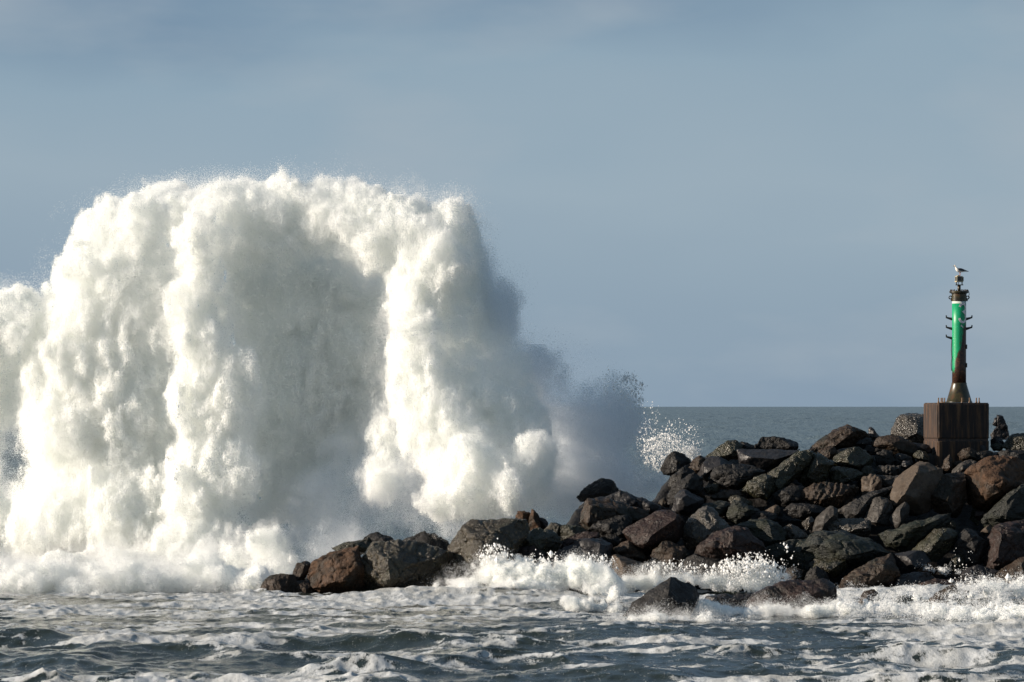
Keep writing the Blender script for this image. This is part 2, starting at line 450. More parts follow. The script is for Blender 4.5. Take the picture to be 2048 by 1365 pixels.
def vert_normals(V, T):
    n = np.cross(V[T[:, 1]] - V[T[:, 0]], V[T[:, 2]] - V[T[:, 0]])
    o = np.zeros_like(V)
    for k in range(3): np.add.at(o, T[:, k], n)
    return o / (np.linalg.norm(o, axis=1, keepdims=True) + 1e-12)

def hull_mesh(points, size, rough, edge, seed, groove=None):
    bm = bmesh.new()
    for p in points:
        bm.verts.new(p)
    r = bmesh.ops.convex_hull(bm, input=bm.verts)
    junk = [g for g in r['geom_interior'] + r['geom_unused'] if isinstance(g, bmesh.types.BMVert)]
    if junk: bmesh.ops.delete(bm, geom=list(set(junk)), context='VERTS')
    bmesh.ops.remove_doubles(bm, verts=bm.verts, dist=0.01)
    bmesh.ops.triangulate(bm, faces=bm.faces)
    bmesh.ops.recalc_face_normals(bm, faces=bm.faces)
    bm.verts.index_update()
    V = np.array([v.co for v in bm.verts]); T = np.array([[v.index for v in f.verts] for f in bm.faces])
    bm.free()
    rq = np.random.default_rng(seed); cut = False
    for lim, sm in ((size * 0.2, 0.0), (size * 0.1, 0.0), (edge, 0.0)):
        V, T = split_long(V, T, max(lim, edge))
        if lim < size * 0.15 and lim > edge * 0.5 and not cut:      # broken faces: a few planes cut the corners off
            c0 = V.mean(0)
            cut = True
            for _ in range(10):
                n = rq.standard_normal(3); n /= np.linalg.norm(n)
                h = (V - c0) @ n; top = h.max() * rq.uniform(0.76, 0.93)
                V = V - np.clip(h - top, 0, None)[:, None] * n
        if sm and lim > edge:
            acc = np.zeros_like(V); cnt = np.zeros(len(V))
            for k in range(3):
                np.add.at(acc, T[:, k], V[T[:, (k + 1) % 3]]); np.add.at(cnt, T[:, k], 1)
            V = V * (1 - sm) + sm * acc / cnt[:, None]
    Nn = vert_normals(V, T)
    gd = [Vector(rq.standard_normal(3)).normalized() for _ in range(2)]
    off = Vector((seed * 7.31 % 97, seed * 3.77 % 89, seed * 5.13 % 83))
    D = np.empty(len(V))
    for i, co in enumerate(V):
        p = Vector(co) + off
        d = 0.04 * size * fractal(p, 0.75 * size, 2)
        d += 0.03 * size * (abs(mnoise.noise(p / (0.33 * size))) - 0.25) * rough
        c = mnoise.voronoi(p / (0.30 * size))[0]
        d += -0.022 * size * rough * max(0.0, 0.10 - (c[1] - c[0])) / 0.10
        for g, lam, am in ((gd[0], 0.30, 0.035), (gd[1], 0.13, 0.018)):     # split along the bedding
            s = p.dot(g)
            q = (p - g * s * 0.0) * (0.35 / (lam * size)) + g * (s * 0.9 / (lam * size))
            d += am * size * (abs(mnoise.noise(q)) * 2 - 0.5) * rough
        d += 0.02 * rough * fractal(p, 0.17, 3) + 0.03 * rough * (abs(mnoise.noise(p / 0.22)) - 0.2)
        if groove:
            gx, gz, lam, amp = groove
            s = (p.x * gx + p.z * gz) / lam + 0.5 * mnoise.noise(p / 0.5)
            d += amp * (abs((s % 1.0) - 0.5) * 2 - 0.5) * (0.6 + 0.8 * mnoise.noise(p / 0.4))
        D[i] = d
    return V + Nn * D[:, None], T

SEED = 0
def rock(name, mat, label, pts, ridge="", dy=0.0, th=None, rough=1.0, group=None, groove=None, pieces=None, cat=None):
    """A boulder: its outline at its own distance, ridge points standing out towards the viewer (metres), and a body behind."""
    global SEED
    SEED += 1
    rr = random.Random(SEED)
    O = [tuple(float(a) for a in p.split(',')[:2]) for p in pts.split()]
    R = [tuple(float(a) for a in p.split(',')) for p in ridge.split()]
    xs = [p[0] for p in O]; ys = [p[1] for p in O]
    w, h = max(xs) - min(xs), max(ys) - min(ys)
    Y0 = y_of(max(ys)) + dy
    px = Y0 / F
    size = math.sqrt(max(w, 8) * max(h, 8)) * px
    cx, cy = sum(xs) / len(xs), sum(ys) / len(ys)
    cx = (max(xs) + min(xs)) / 2 * 0.5 + cx * 0.5; cy = (max(ys) + min(ys)) / 2 * 0.5 + cy * 0.5
    if not R:
        a, b, c = rr.uniform(-.1, .14), rr.uniform(-.28, -.12), rr.uniform(.05, .3)
        R = [(cx + a * w, cy + b * h, .30 * size), (cx + rr.uniform(.02, .24) * w, cy + c * h, .42 * size), (cx - .3 * w, cy + .15 * h, .12 * size)]
    th = (0.7 * size) if th is None else th
    org = P(cx, max(ys), Y0)
    inset = 1.06
    pw = [P(cx + (x - cx) * inset, cy + (y - cy) * inset, Y0) - org for x, y in O]
    pw += [P(cx + (x - cx) * .96, cy + (y - cy) * .96, Y0 + th * .45) - org for x, y in O]
    pw += [P(cx + (x - cx) * .7, cy + (y - cy) * .7, Y0 + th) - org for x, y in O]
    pw += [P(x, y, Y0 - d) - org for x, y, d in R]
    me = np_mesh(name, *hull_mesh(pw, size, rough, max(0.05, min(0.085, size / 16)), SEED, groove), True)
    o = link(name, me, M[mat], None, org)
    me.set_sharp_from_angle(angle=math.radians(32))
    return tag(o, label, cat or "rock", group)

T = """
boulder|brown|low brown boulder at the seaward tip of the jetty, partly under the white burst|508,1192 535,1155 564,1146 586,1145 592,1165 590,1196 530,1198
rock_slab|brown|upright narrow dark slab leaning on the orange brown boulder near the jetty tip|594,1128 615,1122 626,1125 606,1150 600,1176 574,1180|612,1130,.15 590,1170,.3
stone|brown|small rounded brown stone in the foam below the upright narrow slab|578,1176 588,1163 609,1163 633,1170 640,1186 629,1196 575,1194
boulder|rust|large orange brown boulder with a sloping sunlit face at the jetty tip|600,1145 628,1120 658,1100 690,1090 715,1093 720,1127 735,1150 738,1185 695,1192 640,1195 612,1180|709,1108,.5 722,1155,.75 640,1172,.6 628,1128,.2
rock_slab|olive|thin dark crest slab on top of the orange brown boulder|656,1101 680,1090 712,1083 735,1077 749,1086 745,1104 700,1104 668,1106||.35
boulder|ochre|big rounded boulder with glittering ochre face and dark wet top|712,1112 723,1096 740,1089 773,1082 822,1085 857,1083 871,1086 891,1100 905,1110 880,1150 850,1185 781,1190 734,1180 717,1139|742,1104,.55 775,1117,.95 832,1120,.8 782,1170,1.1 850,1130,.5 728,1140,.5
stone|black|little dark wedge stone jammed between the orange brown boulder and the glittering one|707,1161 714,1134 727,1150 720,1165|715,1150,.6|-.25
stone|red|low reddish stone in the foam between the glittering boulder and the olive knobbly one|855,1158 880,1144 902,1151 915,1175 858,1180
boulder|ochre|large knobbly olive boulder with steep seaward slope, behind the white surge|866,1150 907,1103 922,1058 942,1047 960,1037 977,1041 1000,1043 1036,1038 1051,1041 1061,1060 1040,1085 1020,1120 980,1150 930,1165 880,1165|940,1062,.6 1000,1058,.7 960,1115,1.1 1010,1090,.9
boulder|olive|flatter olive rock leaning against the large knobbly olive boulder|1000,1088 1016,1071 1053,1067 1067,1062 1094,1062 1114,1070 1120,1088 1110,1110 1094,1125 1040,1128 1005,1115|1040,1080,.4 1090,1078,.5 1060,1110,.6
boulder|red|dark reddish rounded rock standing in the crest of the white surge|1012,1118 1028,1100 1051,1094 1067,1092 1094,1115 1085,1140 1044,1145 1018,1138|1050,1104,.3 1075,1118,.4
broken_post|rust|stubby rusty brown broken post stump above the large knobbly olive boulder|1032,1037 1035,1023 1048,1022 1057,1026 1064,1040 1064,1064 1035,1060|1050,1028,.12 1052,1055,.16|.5
rock_spike|rust|sharp pointed brown spike standing beside the rusty post stump|1059,1040 1065,1013 1071,1018 1078,1035 1084,1064 1066,1068 1058,1055|1070,1030,.15 1075,1055,.2|.4
stone|red|small reddish brown stone behind the sharp brown spike|1076,1037 1087,1035 1098,1047 1094,1064 1078,1064||.6
stone|olive|small olive knob between the sharp brown spike and the square dark block|1087,1062 1102,1046 1112,1047 1128,1053 1124,1072 1095,1072
stone|olive|low dull stone at the foot of the square dark block with the sunlit edge|1116,1054 1135,1050 1157,1051 1174,1060 1155,1080 1122,1082
rock_slab|red|sloping purplish slab whose upper edge carries running white water|1112,1108 1133,1076 1165,1064 1204,1066 1214,1073 1185,1088 1150,1100 1125,1115|1150,1080,.2 1185,1075,.25
boulder|slate|wide dark wet boulder streaked with running water behind the white surge|1090,1125 1122,1098 1153,1084 1176,1076 1206,1070 1223,1086 1231,1100 1225,1125 1204,1150 1150,1156 1100,1150|1155,1092,.25 1195,1085,.4 1190,1130,.7 1140,1128,.6
boulder|brown|square dark block with a bright sunlit end, below the rock veiled in blue spray|1155,1048 1155,1022 1162,1002 1169,998 1191,997 1225,1002 1264,1012 1295,1022 1290,1040 1257,1045 1219,1052 1187,1062 1169,1062 1157,1056|1176,1006,.6 1172,1045,.75 1255,1020,.45 1250,1040,.5
boulder|slate|dark sloping rock rising behind the square dark block|1196,1003 1215,995 1241,984 1253,986 1264,994 1292,1005 1306,1020 1264,1026 1210,1018||.6
rock_slab|slate|long dark slope rock running down from the dark sloping rock into spray|1258,993 1286,998 1323,1013 1342,1022 1320,1034 1275,1030||.8
boulder|black|dark round boulder half lost in the blue grey spray|1152,996 1176,968 1203,956 1226,962 1238,978 1238,996 1203,1004 1160,1004||5
boulder|black|black smooth rock wedged under the square dark block|1172,1060 1191,1048 1213,1040 1231,1039 1248,1031 1258,1035 1265,1045 1263,1062 1250,1084 1222,1082 1187,1070|1230,1050,.45 1235,1070,.5
stone|black|black shadowed stone below the black smooth wedged rock|1200,1070 1220,1068 1250,1074 1248,1092 1225,1100 1210,1088||.15
rock_slab|slate|flat pale grey slab top showing behind the reddish tilted slab|1250,1036 1262,1031 1304,1030 1306,1042 1290,1058 1262,1058|1262,1046,.5 1290,1046,.5|.2
boulder|red|big tilted reddish brown slab with a smooth sunlit top and dark underside|1246,1065 1256,1056 1286,1041 1322,1023 1357,1018 1374,1040 1370,1078 1320,1100 1285,1114 1262,1088|1279,1091,.9 1313,1064,.85 1350,1039,.6 1256,1070,.4
stone|brown|brown angular stone tucked below the lip of the tilted reddish slab|1223,1097 1241,1087 1257,1083 1264,1089 1288,1106 1304,1122 1270,1128 1235,1116|1258,1093,.35 1250,1110,.45
rock_slab|tan|light brown flat faced slab dipping into the foam with a water covered upper edge|1205,1111 1210,1105 1229,1108 1254,1120 1298,1135 1334,1143 1300,1165 1245,1166 1220,1158 1204,1130|1228,1113,.35 1252,1125,.7 1254,1155,.75 1300,1145,.4
boulder|brown|round brown boulder with a pale rim below the tilted reddish slab|1298,1122 1306,1099 1325,1085 1345,1083 1368,1091 1382,1106 1376,1134 1330,1142 1300,1138
boulder|glint|pyramid shaped boulder with a glittering pale face and grey shoulders|1364,1062 1374,1045 1401,1024 1415,1013 1431,1028 1448,1035 1472,1049 1460,1070 1432,1085 1400,1095 1378,1100 1366,1090|1413,1020,.35 1437,1050,.75 1442,1063,.8 1388,1092,.95 1382,1065,.55 1402,1080,.95
boulder|red|dark purplish brown block with ribbed face in front of the glittering pyramid boulder|1388,1092 1400,1081 1435,1063 1456,1056 1469,1052 1478,1058 1491,1052 1505,1061 1527,1082 1541,1106 1540,1128 1508,1138 1430,1142 1408,1128 1386,1108|1466,1063,.8 1465,1112,1.0 1507,1078,.55 1420,1090,.7
stone|black|low black rock in the spray drops beneath the purplish brown block|1366,1120 1390,1112 1430,1122 1480,1126 1520,1140 1500,1160 1420,1164 1366,1155
boulder|black|dark lone rock at the water edge in front of the small sunlit splash|1320,933 1344,907 1353,904 1370,909 1380,924 1376,948 1350,955 1328,948||.4
boulder|black|dark rounded cliff like rock beside drifting spray, below the lone rock by the splash|1338,973 1341,955 1359,941 1373,931 1390,946 1380,965 1350,985|1365,948,.3 1360,970,.4
stone|brown|brown shouldered rock behind the dark cliff like rock at the jetty edge|1371,932 1394,913 1410,913 1404,932 1390,950 1378,944
boulder|slate|smooth purplish boulder with a diagonal pale ridge near the jetty edge|1386,948 1400,932 1411,916 1425,912 1441,915 1458,925 1470,933 1450,945 1424,958 1414,963 1402,957|1412,930,.25 1405,950,.35 1440,930,.4
boulder|black|wide dark flat faced boulder under the flat grey topped slab|1418,957 1432,937 1449,931 1490,931 1505,934 1530,945 1522,956 1492,970 1476,982 1439,982 1422,970|1440,945,.35 1490,945,.4 1470,968,.5
boulder|black|dark sloping rock going down into the blue spray below the dark cliff like rock|1330,1000 1344,975 1366,962 1388,947 1417,962 1413,980 1394,982 1366,986 1345,1012 1334,1010|1380,960,.2 1365,978,.3
boulder|slate|rock with one plain purple shadowed face and a knobbly sunlit edge|1342,1022 1344,1003 1357,989 1366,976 1376,985 1394,992 1412,1002 1392,1026 1362,1030|1366,988,.45 1358,1018,.5 1398,1003,.35
stone|brown|small tan edged stone on top of the purple faced rock|1371,978 1391,974 1410,987 1402,998 1376,992
stone|olive|small olive topped stone under the wide dark flat faced boulder|1406,978 1424,967 1437,967 1442,982 1428,990 1410,988
boulder|olive|ochre lichened boulder on the skyline nearest the small sunlit splash|1411,912 1429,901 1446,891 1455,882 1466,881 1474,885 1482,891 1481,916 1454,922 1432,918|1466,887,.3 1456,910,.5 1474,900,.3
stone|black|dark knob on the skyline beside the ochre lichened boulder|1472,890 1485,883 1495,885 1519,899 1513,908 1480,907
boulder|black|long low dark boulder on the skyline behind the flat grey topped slab|1500,887 1523,875 1549,873 1561,878 1568,879 1596,884 1608,895 1602,908 1550,912 1511,907|1535,882,.2 1585,890,.3
rock_slab|slate|flat grey topped slab lying level on the crest|1477,901 1508,902 1549,901 1602,903 1575,922 1550,940 1528,946 1505,945 1485,936|1509,922,.7 1546,921,.7 1565,917,.4 1487,930,.5 1507,940,.6
stone|black|black humped stone at the corner of the flat grey topped slab|1524,943 1537,928 1549,916 1562,916 1572,920 1560,937 1534,952|1555,924,.2
boulder|olive|craggy sunlit rock with a long pale spur above the dark hollow|1477,986 1509,957 1530,949 1548,955 1548,980 1533,1006 1508,994|1535,957,.4 1515,972,.45 1535,990,.6
boulder|olive|long craggy ridge rock climbing from the pale spur to the crest|1526,952 1549,935 1570,921 1600,905 1624,905 1616,932 1588,958 1562,990 1540,984|1600,915,.3 1570,940,.6 1560,972,.7
boulder|black|dark rough rock between the pale spur and the striped rock|1546,994 1556,981 1583,973 1607,975 1613,1006 1580,1016 1557,1012
stone|olive|small olive lump above the dark hollow rock, below the pale spur|1456,1000 1461,992 1476,991 1489,999 1507,1005 1500,1022 1473,1010
boulder|green|green grey rock with a mossy sunlit edge behind the glittering pyramid boulder|1453,1033 1460,1014 1468,1001 1480,1004 1505,1013 1522,1023 1505,1042 1473,1048|1470,1010,.2 1474,1030,.45 1500,1020,.35
boulder|black|black boulder with one sunlit brown corner, beside the mossy edged rock|1484,1042 1500,1024 1532,1021 1551,1029 1556,1038 1540,1048 1502,1050|1536,1028,.4 1538,1040,.45
stone|tan|small tan angular stone above the sunlit brown corner of the black boulder|1527,1023 1546,1016 1552,1009 1561,1015 1560,1028 1552,1034 1536,1030
boulder|black|wide black shadowed boulder below the striped rock|1564,1022 1576,1011 1605,1008 1628,1010 1658,1015 1645,1040 1608,1042 1583,1034
boulder|green|dark olive rock directly behind the apex of the glittering pyramid boulder|1379,1023 1402,1004 1417,1002 1432,1003 1463,1008 1456,1034 1432,1034 1400,1034
stone|brown|thin brown stone in the dark hollow below the pale spur|1416,996 1440,984 1470,981 1492,988 1475,998 1440,1004
stone|glint|small bright sunlit stone in the black gap below the striped rock|1603,1046 1620,1033 1629,1040 1626,1058 1612,1062
boulder|glint|glittering brown rock between the black gap and the green topped slab|1556,1060 1570,1046 1587,1048 1602,1061 1620,1075 1606,1090 1580,1088|1582,1056,.3 1590,1074,.4
boulder|green|dark greenish boulder with pale streaks behind the purplish brown block|1468,1050 1497,1042 1532,1041 1555,1048 1563,1058 1584,1081 1556,1100 1528,1102 1505,1072|1540,1054,.3 1545,1080,.5
boulder|grey|stepped grey faced rock below the striped rock|1627,1070 1629,1054 1634,1036 1655,1017 1665,1011 1677,1024 1677,1040 1655,1060 1640,1078|1652,1030,.25 1640,1056,.35 1668,1030,.3
boulder|green|long dark green rock with a pale lower band, in front of the dark greenish boulder|1528,1092 1551,1087 1595,1082 1622,1074 1608,1095 1590,1116 1548,1124|1590,1096,.35 1560,1104,.4
boulder|green|biggest green slab with ochre flecks sloping down over the water|1556,1132 1580,1114 1600,1084 1630,1066 1665,1063 1695,1057 1717,1065 1745,1081 1765,1097 1790,1110 1750,1132 1700,1136 1640,1134 1610,1134 1575,1140|1690,1078,.7 1640,1092,.7 1620,1120,.8 1700,1112,1.1 1750,1100,.7
boulder|glint|glittering speckled crest rock above the biggest green slab|1643,1062 1651,1047 1670,1039 1682,1039 1695,1041 1732,1038 1750,1048 1744,1070 1717,1076 1666,1078|1672,1050,.3 1735,1056,.4 1700,1060,.5
boulder|olive|yellowish olive rock with a drooping point below the biggest green slab|1613,1132 1626,1120 1694,1117 1703,1120 1690,1140 1668,1160 1652,1156 1635,1140|1640,1128,.5 1660,1142,.65 1685,1124,.4
boulder|black|black rounded rock under the yellowish olive rock|1606,1160 1615,1139 1632,1133 1648,1142 1662,1153 1660,1172 1610,1174||-.35
stone|brown|brown speckled stone at the end of the long flat topped shore block|1563,1158 1576,1139 1589,1136 1605,1140 1614,1144 1606,1166 1568,1170||-.1
boulder|brown|long brown shore boulder sloping up towards the black wedge|1664,1172 1688,1157 1708,1142 1732,1127 1761,1116 1783,1107 1792,1111 1798,1123 1806,1152 1780,1168 1746,1184 1717,1190 1690,1188|1740,1136,.5 1786,1120,.6 1795,1145,.7 1700,1172,.6 1750,1165,.8
boulder|slate|smooth blue black rock between the long brown shore boulder and the olive banded rock|1780,1109 1820,1104 1848,1101 1863,1121 1850,1142 1817,1154 1800,1146|1812,1112,.3 1830,1130,.5
stone|red|low purple stone in the foam under the long brown shore boulder|1747,1164 1768,1150 1785,1148 1805,1149 1790,1172 1758,1180||-.3
boulder|slate|wet dark shore rock with foam running round its base|1760,1182 1770,1164 1805,1149 1837,1145 1864,1145 1889,1159 1870,1178 1820,1194 1783,1198
stone|rust|orange brown stone behind the wet dark shore rock|1809,1152 1829,1136 1849,1126 1871,1123 1880,1136 1868,1150 1834,1156
boulder|red|low flat dark reddish rock awash at the shore|1814,1188 1824,1175 1842,1165 1868,1160 1919,1159 1936,1161 1952,1167 1940,1182 1900,1190 1848,1194||-1.5
rock_slab|brown|pointed brown slab edged with a white trickle in the churning foam|1852,1206 1877,1183 1903,1173 1916,1174 1912,1186 1900,1206 1873,1216|1888,1186,.2 1885,1202,.3|-6
stone|brown|small brown tip poking out of the foam, closest to the camera on the shore|1700,1216 1729,1184 1744,1180 1756,1186 1736,1204 1716,1220||-8.5
boulder|slate|wet smooth dark rock with a pale sunlit end and foam at its foot|1914,1155 1926,1141 1934,1135 1963,1131 2001,1143 1992,1158 1951,1168 1926,1168|1938,1140,.2 1950,1155,.35
boulder|red|large dark red boulder with a speckled rim, cut by the picture edge|1965,1134 1972,1113 1973,1082 1986,1058 2012,1046 2036,1041 2070,1036 2085,1090 2065,1125 2035,1138 2000,1145|1992,1070,.7 1984,1122,.8 2040,1060,.5
stone|red|small pinkish barnacled stone under the large dark red boulder|1977,1136 1989,1124 2006,1120 2020,1127 2018,1146 1996,1152
boulder|brown|rough brown boulder at the waterline beneath the large dark red boulder|1983,1165 1998,1146 2020,1130 2036,1118 2066,1108 2085,1165 2050,1184 2010,1188
boulder|olive|green banded olive boulder above the orange brown stone|1821,1106 1846,1081 1852,1075 1868,1058 1877,1057 1892,1058 1909,1057 1915,1062 1908,1084 1900,1104 1880,1124 1860,1130 1848,1110|1872,1068,.5 1880,1085,.8 1862,1108,.7 1898,1070,.6
stone|olive|round knob sitting on top of the green banded olive boulder|1890,1060 1897,1047 1905,1041 1911,1046 1913,1060
boulder|black|black shadowed boulder with one olive edge, beside the green banded boulder|1909,1085 1919,1068 1930,1055 1945,1056 1960,1067 1974,1075 1974,1112 1955,1138 1915,1132|1940,1062,.2 1952,1085,.35 1940,1110,.4
stone|tan|small tan stone perched above the black boulder with the olive edge|1960,1066 1970,1055 1980,1050 1984,1058 1976,1074
stone|olive|dim olive stone in the gap under the black boulder with the olive edge|1890,1140 1897,1123 1905,1114 1921,1107 1929,1110 1925,1130 1916,1146
boulder|green|long black wedge boulder with a thin olive sunlit top edge|1739,1076 1785,1059 1805,1053 1842,1040 1878,1032 1902,1028 1899,1046 1875,1064 1852,1090 1823,1110 1790,1108 1772,1096|1793,1068,.65 1850,1050,.5 1800,1062,.3
boulder|olive|rounded olive boulder with mossy sunlit front above the striped rock|1588,950 1606,920 1621,907 1639,904 1647,910 1653,916 1673,930 1662,952 1640,968 1628,980 1609,974|1630,916,.4 1646,938,.65 1625,955,.7
stone|brown|brown stone between the long craggy ridge rock and the rounded olive boulder|1578,926 1589,912 1602,907 1609,916 1606,930 1594,950 1580,950
boulder|olive|broad dark olive boulder below the skyline, above the knobbly stone|1664,926 1674,907 1683,900 1697,897 1719,896 1734,901 1746,915 1749,926 1735,938 1724,948 1702,946 1677,938|1684,908,.25 1705,925,.6 1735,915,.4
stone|brown|brown wedge stone between the two olive boulders|1634,903 1653,893 1668,894 1676,905 1668,926 1653,922
boulder|olive|low dark olive rock under the broad dark olive boulder|1654,950 1662,935 1677,932 1712,941 1726,948 1722,962 1690,970 1668,972
boulder|brown|striped layered rock with deep slanting grooves|1596,992 1606,981 1628,970 1639,964 1683,967 1712,975 1727,982 1720,998 1695,1010 1674,1016 1656,1018 1624,1011 1600,1000|1640,980,.3 1690,990,.5 1640,1000,.45
boulder|tan|upright tan block split by vertical cracks|1723,955 1735,954 1741,950 1753,950 1764,954 1764,980 1757,985 1735,993 1725,993|1740,958,.2 1760,960,.3 1745,985,.4
rock_slab|grey|grey sloping slab behind the upright cracked tan block|1754,951 1796,953 1792,974 1768,984 1760,970||.15
stone|olive|rough round knob on top of the upright cracked tan block|1722,944 1731,932 1743,931 1750,942 1747,955 1728,957
stone|grey|pale ribbed stone behind the upright cracked tan block|1751,934 1762,932 1782,933 1806,932 1790,954 1764,954
boulder|tan|big angular boulder with a smooth tan sunlit facet and a black side|1771,1003 1785,977 1792,957 1814,939 1829,926 1840,916 1864,920 1884,937 1888,962 1872,1004 1850,1032 1815,1030 1780,1012|1842,924,.3 1832,950,.85 1822,983,1.1 1781,1004,.85
boulder|brown|craggy dark brown boulder with a lit jagged edge beside the red orange boulder|1851,990 1859,977 1861,960 1885,956 1892,948 1903,947 1919,943 1930,948 1930,968 1932,1004 1912,1036 1882,1034 1866,1018|1886,965,.35 1890,995,.7 1905,1025,.6 1870,990,.4
boulder|rust|large red orange sunlit boulder with dark hollows, below the concrete block|1923,966 1927,954 1949,936 1970,923 1978,914 1994,914 2018,919 2065,924 2085,960 2050,992 2005,1018 1985,1028 1960,1028 1935,1012 1925,995|2030,945,.75 1998,965,1.1 1988,995,1.1 1950,955,.8 1955,1010,.8 2045,940,.4
boulder|green|green grey wedge boulder with a straight sloping ridge, in front of the red orange boulder|1966,1039 1972,1028 1999,1005 2022,981 2041,969 2062,970 2080,1010 2060,1038 2030,1050 1990,1058 1972,1054|2038,978,.4 2004,1010,.6 1984,1040,.7 2010,1035,.7
stone|red|small reddish stone between the red orange boulder and the green grey wedge|1946,1031 1950,1023 1960,1021 1970,1023 1974,1036 1958,1042
boulder|grey|flat faced grey brown rock in shadow below the big angular tan boulder|1777,1052 1781,1026 1797,1014 1811,1003 1819,1006 1820,1022 1808,1047 1793,1062|1800,1022,.3 1798,1046,.35
stone|brown|brown stone beside the flat faced grey brown rock|1812,1007 1829,1007 1843,1018 1834,1032 1817,1032
boulder|grey|tan sided angular rock with a black face below the big angular tan boulder|1729,1042 1744,1014 1746,998 1760,994 1786,1004 1788,1022 1784,1050 1753,1052|1764,1008,.35 1760,1030,.5 1752,1046,.5
rock_slab|black|long dark diagonal slab above the tan sided angular rock|1679,1028 1709,1017 1726,994 1763,978 1787,973 1768,996 1748,1012 1734,1040 1702,1044|1740,995,.25 1715,1028,.35
stone|grey|sunlit ledge stone at the edge of the long dark diagonal slab|1672,1023 1691,1011 1712,1000 1720,996 1716,1018 1688,1036
stone|brown|thin upright brown stone at the corner of the concrete block|1882,939 1892,914 1899,910 1905,920 1905,938 1893,944
boulder|brown|rounded brown rock with a lighter ridge against the concrete block|1915,909 1927,898 1942,896 1953,899 1956,920 1937,926 1920,921
stone|slate|slate grey angular stone leaning on the concrete block|1950,900 1959,886 1977,886 1973,904 1958,910
stone|green|small pale olive stone by the corner of the concrete block|1980,892 1988,887 2007,889 2006,901 1986,903
stone|black|dark stone in shadow below the slate grey angular stone|1943,906 1976,902 1991,907 1976,924 1947,926
boulder|black|long dark low rock above the red orange boulder|1987,911 2003,901 2018,901 2065,904 2075,928 2018,926 1996,921
boulder|olive|knobbly olive rock cluster top on the crest beyond the concrete block|2003,892 2012,877 2025,871 2048,867 2075,878 2075,908 2030,908 2010,906
stone|black|black stone at the base of the jagged stump|1981,880 1992,873 2002,875 2008,887 1997,898 1984,896
stone|grey|grey brown upright stone with a sunlit side above the craggy dark brown boulder|1902,950 1906,938 1925,924 1945,919 1953,925 1940,944 1930,956
stone|grey|second grey brown stone close behind the red orange boulder, paler and sharper|1923,949 1938,934 1947,921 1960,923 1962,938 1944,946
stone|brown|little brown stone in front of the rounded brown rock by the concrete block|1902,928 1921,920 1927,928 1908,938
boulder|brown|peaked boulder on the skyline with a pale sunlit slope|1620,900 1641,881 1657,866 1672,853 1681,852 1695,847 1708,846 1722,856 1740,873 1729,888 1694,896 1655,904|1692,860,.35 1660,878,.45 1670,892,.6 1715,872,.5
rock_spike|slate|small thin fin of rock on the skyline beside the peaked boulder|1737,872 1739,856 1742,855 1754,868 1762,878 1741,886
stone|slate|rough grey stone in front of the peaked boulder|1690,890 1705,875 1722,874 1740,877 1744,892 1723,900
boulder|brown|smooth rounded brown boulder in front of the large pale glittering skyline boulder|1737,890 1761,875 1783,871 1798,872 1805,881 1817,887 1843,897 1849,908 1800,914 1761,900|1770,882,.3 1800,890,.5
boulder|glint|large skyline boulder with a pale glittering patch next to the concrete block|1774,874 1796,839 1811,827 1824,825 1855,833 1872,855 1866,892 1834,894 1800,886|1813,835,.25 1836,850,.6 1832,880,.85 1795,862,.4|2.4
rock_slab|slate|smooth dark slab sloping down beside the concrete block|1811,884 1858,891 1866,908 1845,906||-.1
boulder|black|round black boulder below the smooth rounded brown boulder|1747,926 1754,906 1767,901 1783,904 1789,922 1778,936 1752,936
stone|slate|low dark stone beside the round black boulder|1783,912 1795,907 1822,912 1826,930 1790,932
rock_slab|black|thin dark slab under the rough grey stone|1725,900 1730,891 1761,892 1784,901 1768,912 1735,910
stone|olive|crumbly dark stone beside the foot of the concrete block|1821,910 1840,901 1852,904 1860,920 1845,926
stone|slate|rounded dark stone above the big angular tan boulder|1797,931 1808,920 1818,920 1825,932 1812,944
stone|brown|small brown stone at the start of the skyline slope|1598,908 1622,898 1634,895 1634,913 1611,919
stone|black|dark flat stone under the pale slope of the peaked boulder|1629,900 1648,888 1672,887 1676,900 1650,908
boulder|black|lone smooth black boulder standing out of the foam in front of the jetty|1250,1232 1268,1204 1315,1175 1341,1156 1353,1154 1374,1159 1399,1178 1405,1190 1400,1208 1384,1228 1371,1244 1310,1246 1255,1244|1340,1172,.4 1380,1195,.5 1330,1215,.8 1290,1215,.5|-14.5
rock_slab|slate|low dark slab with water pouring off its edge between the lone black boulder and the shore block|1401,1210 1413,1192 1465,1188 1512,1188 1504,1212 1490,1226 1451,1226 1406,1222|1430,1196,.2 1480,1200,.25|-11.5
boulder|red|long flat topped shore block with an ochre lit end|1492,1220 1502,1198 1519,1176 1531,1166 1568,1159 1638,1159 1664,1171 1694,1177 1668,1198 1634,1216 1590,1222 1540,1224|1540,1172,.35 1546,1212,.75 1650,1190,.6 1548,1190,.7|-12
boulder|black|dark boulder veiled by thin spray behind the glittering ochre faced boulder|715,1110 730,1074 755,1066 785,1074 806,1100 790,1112||1.6
boulder|black|dim wet boulder behind spray above the knobbly olive boulder|778,1100 806,1074 848,1066 885,1072 905,1092 912,1140 772,1140||8.5
"""
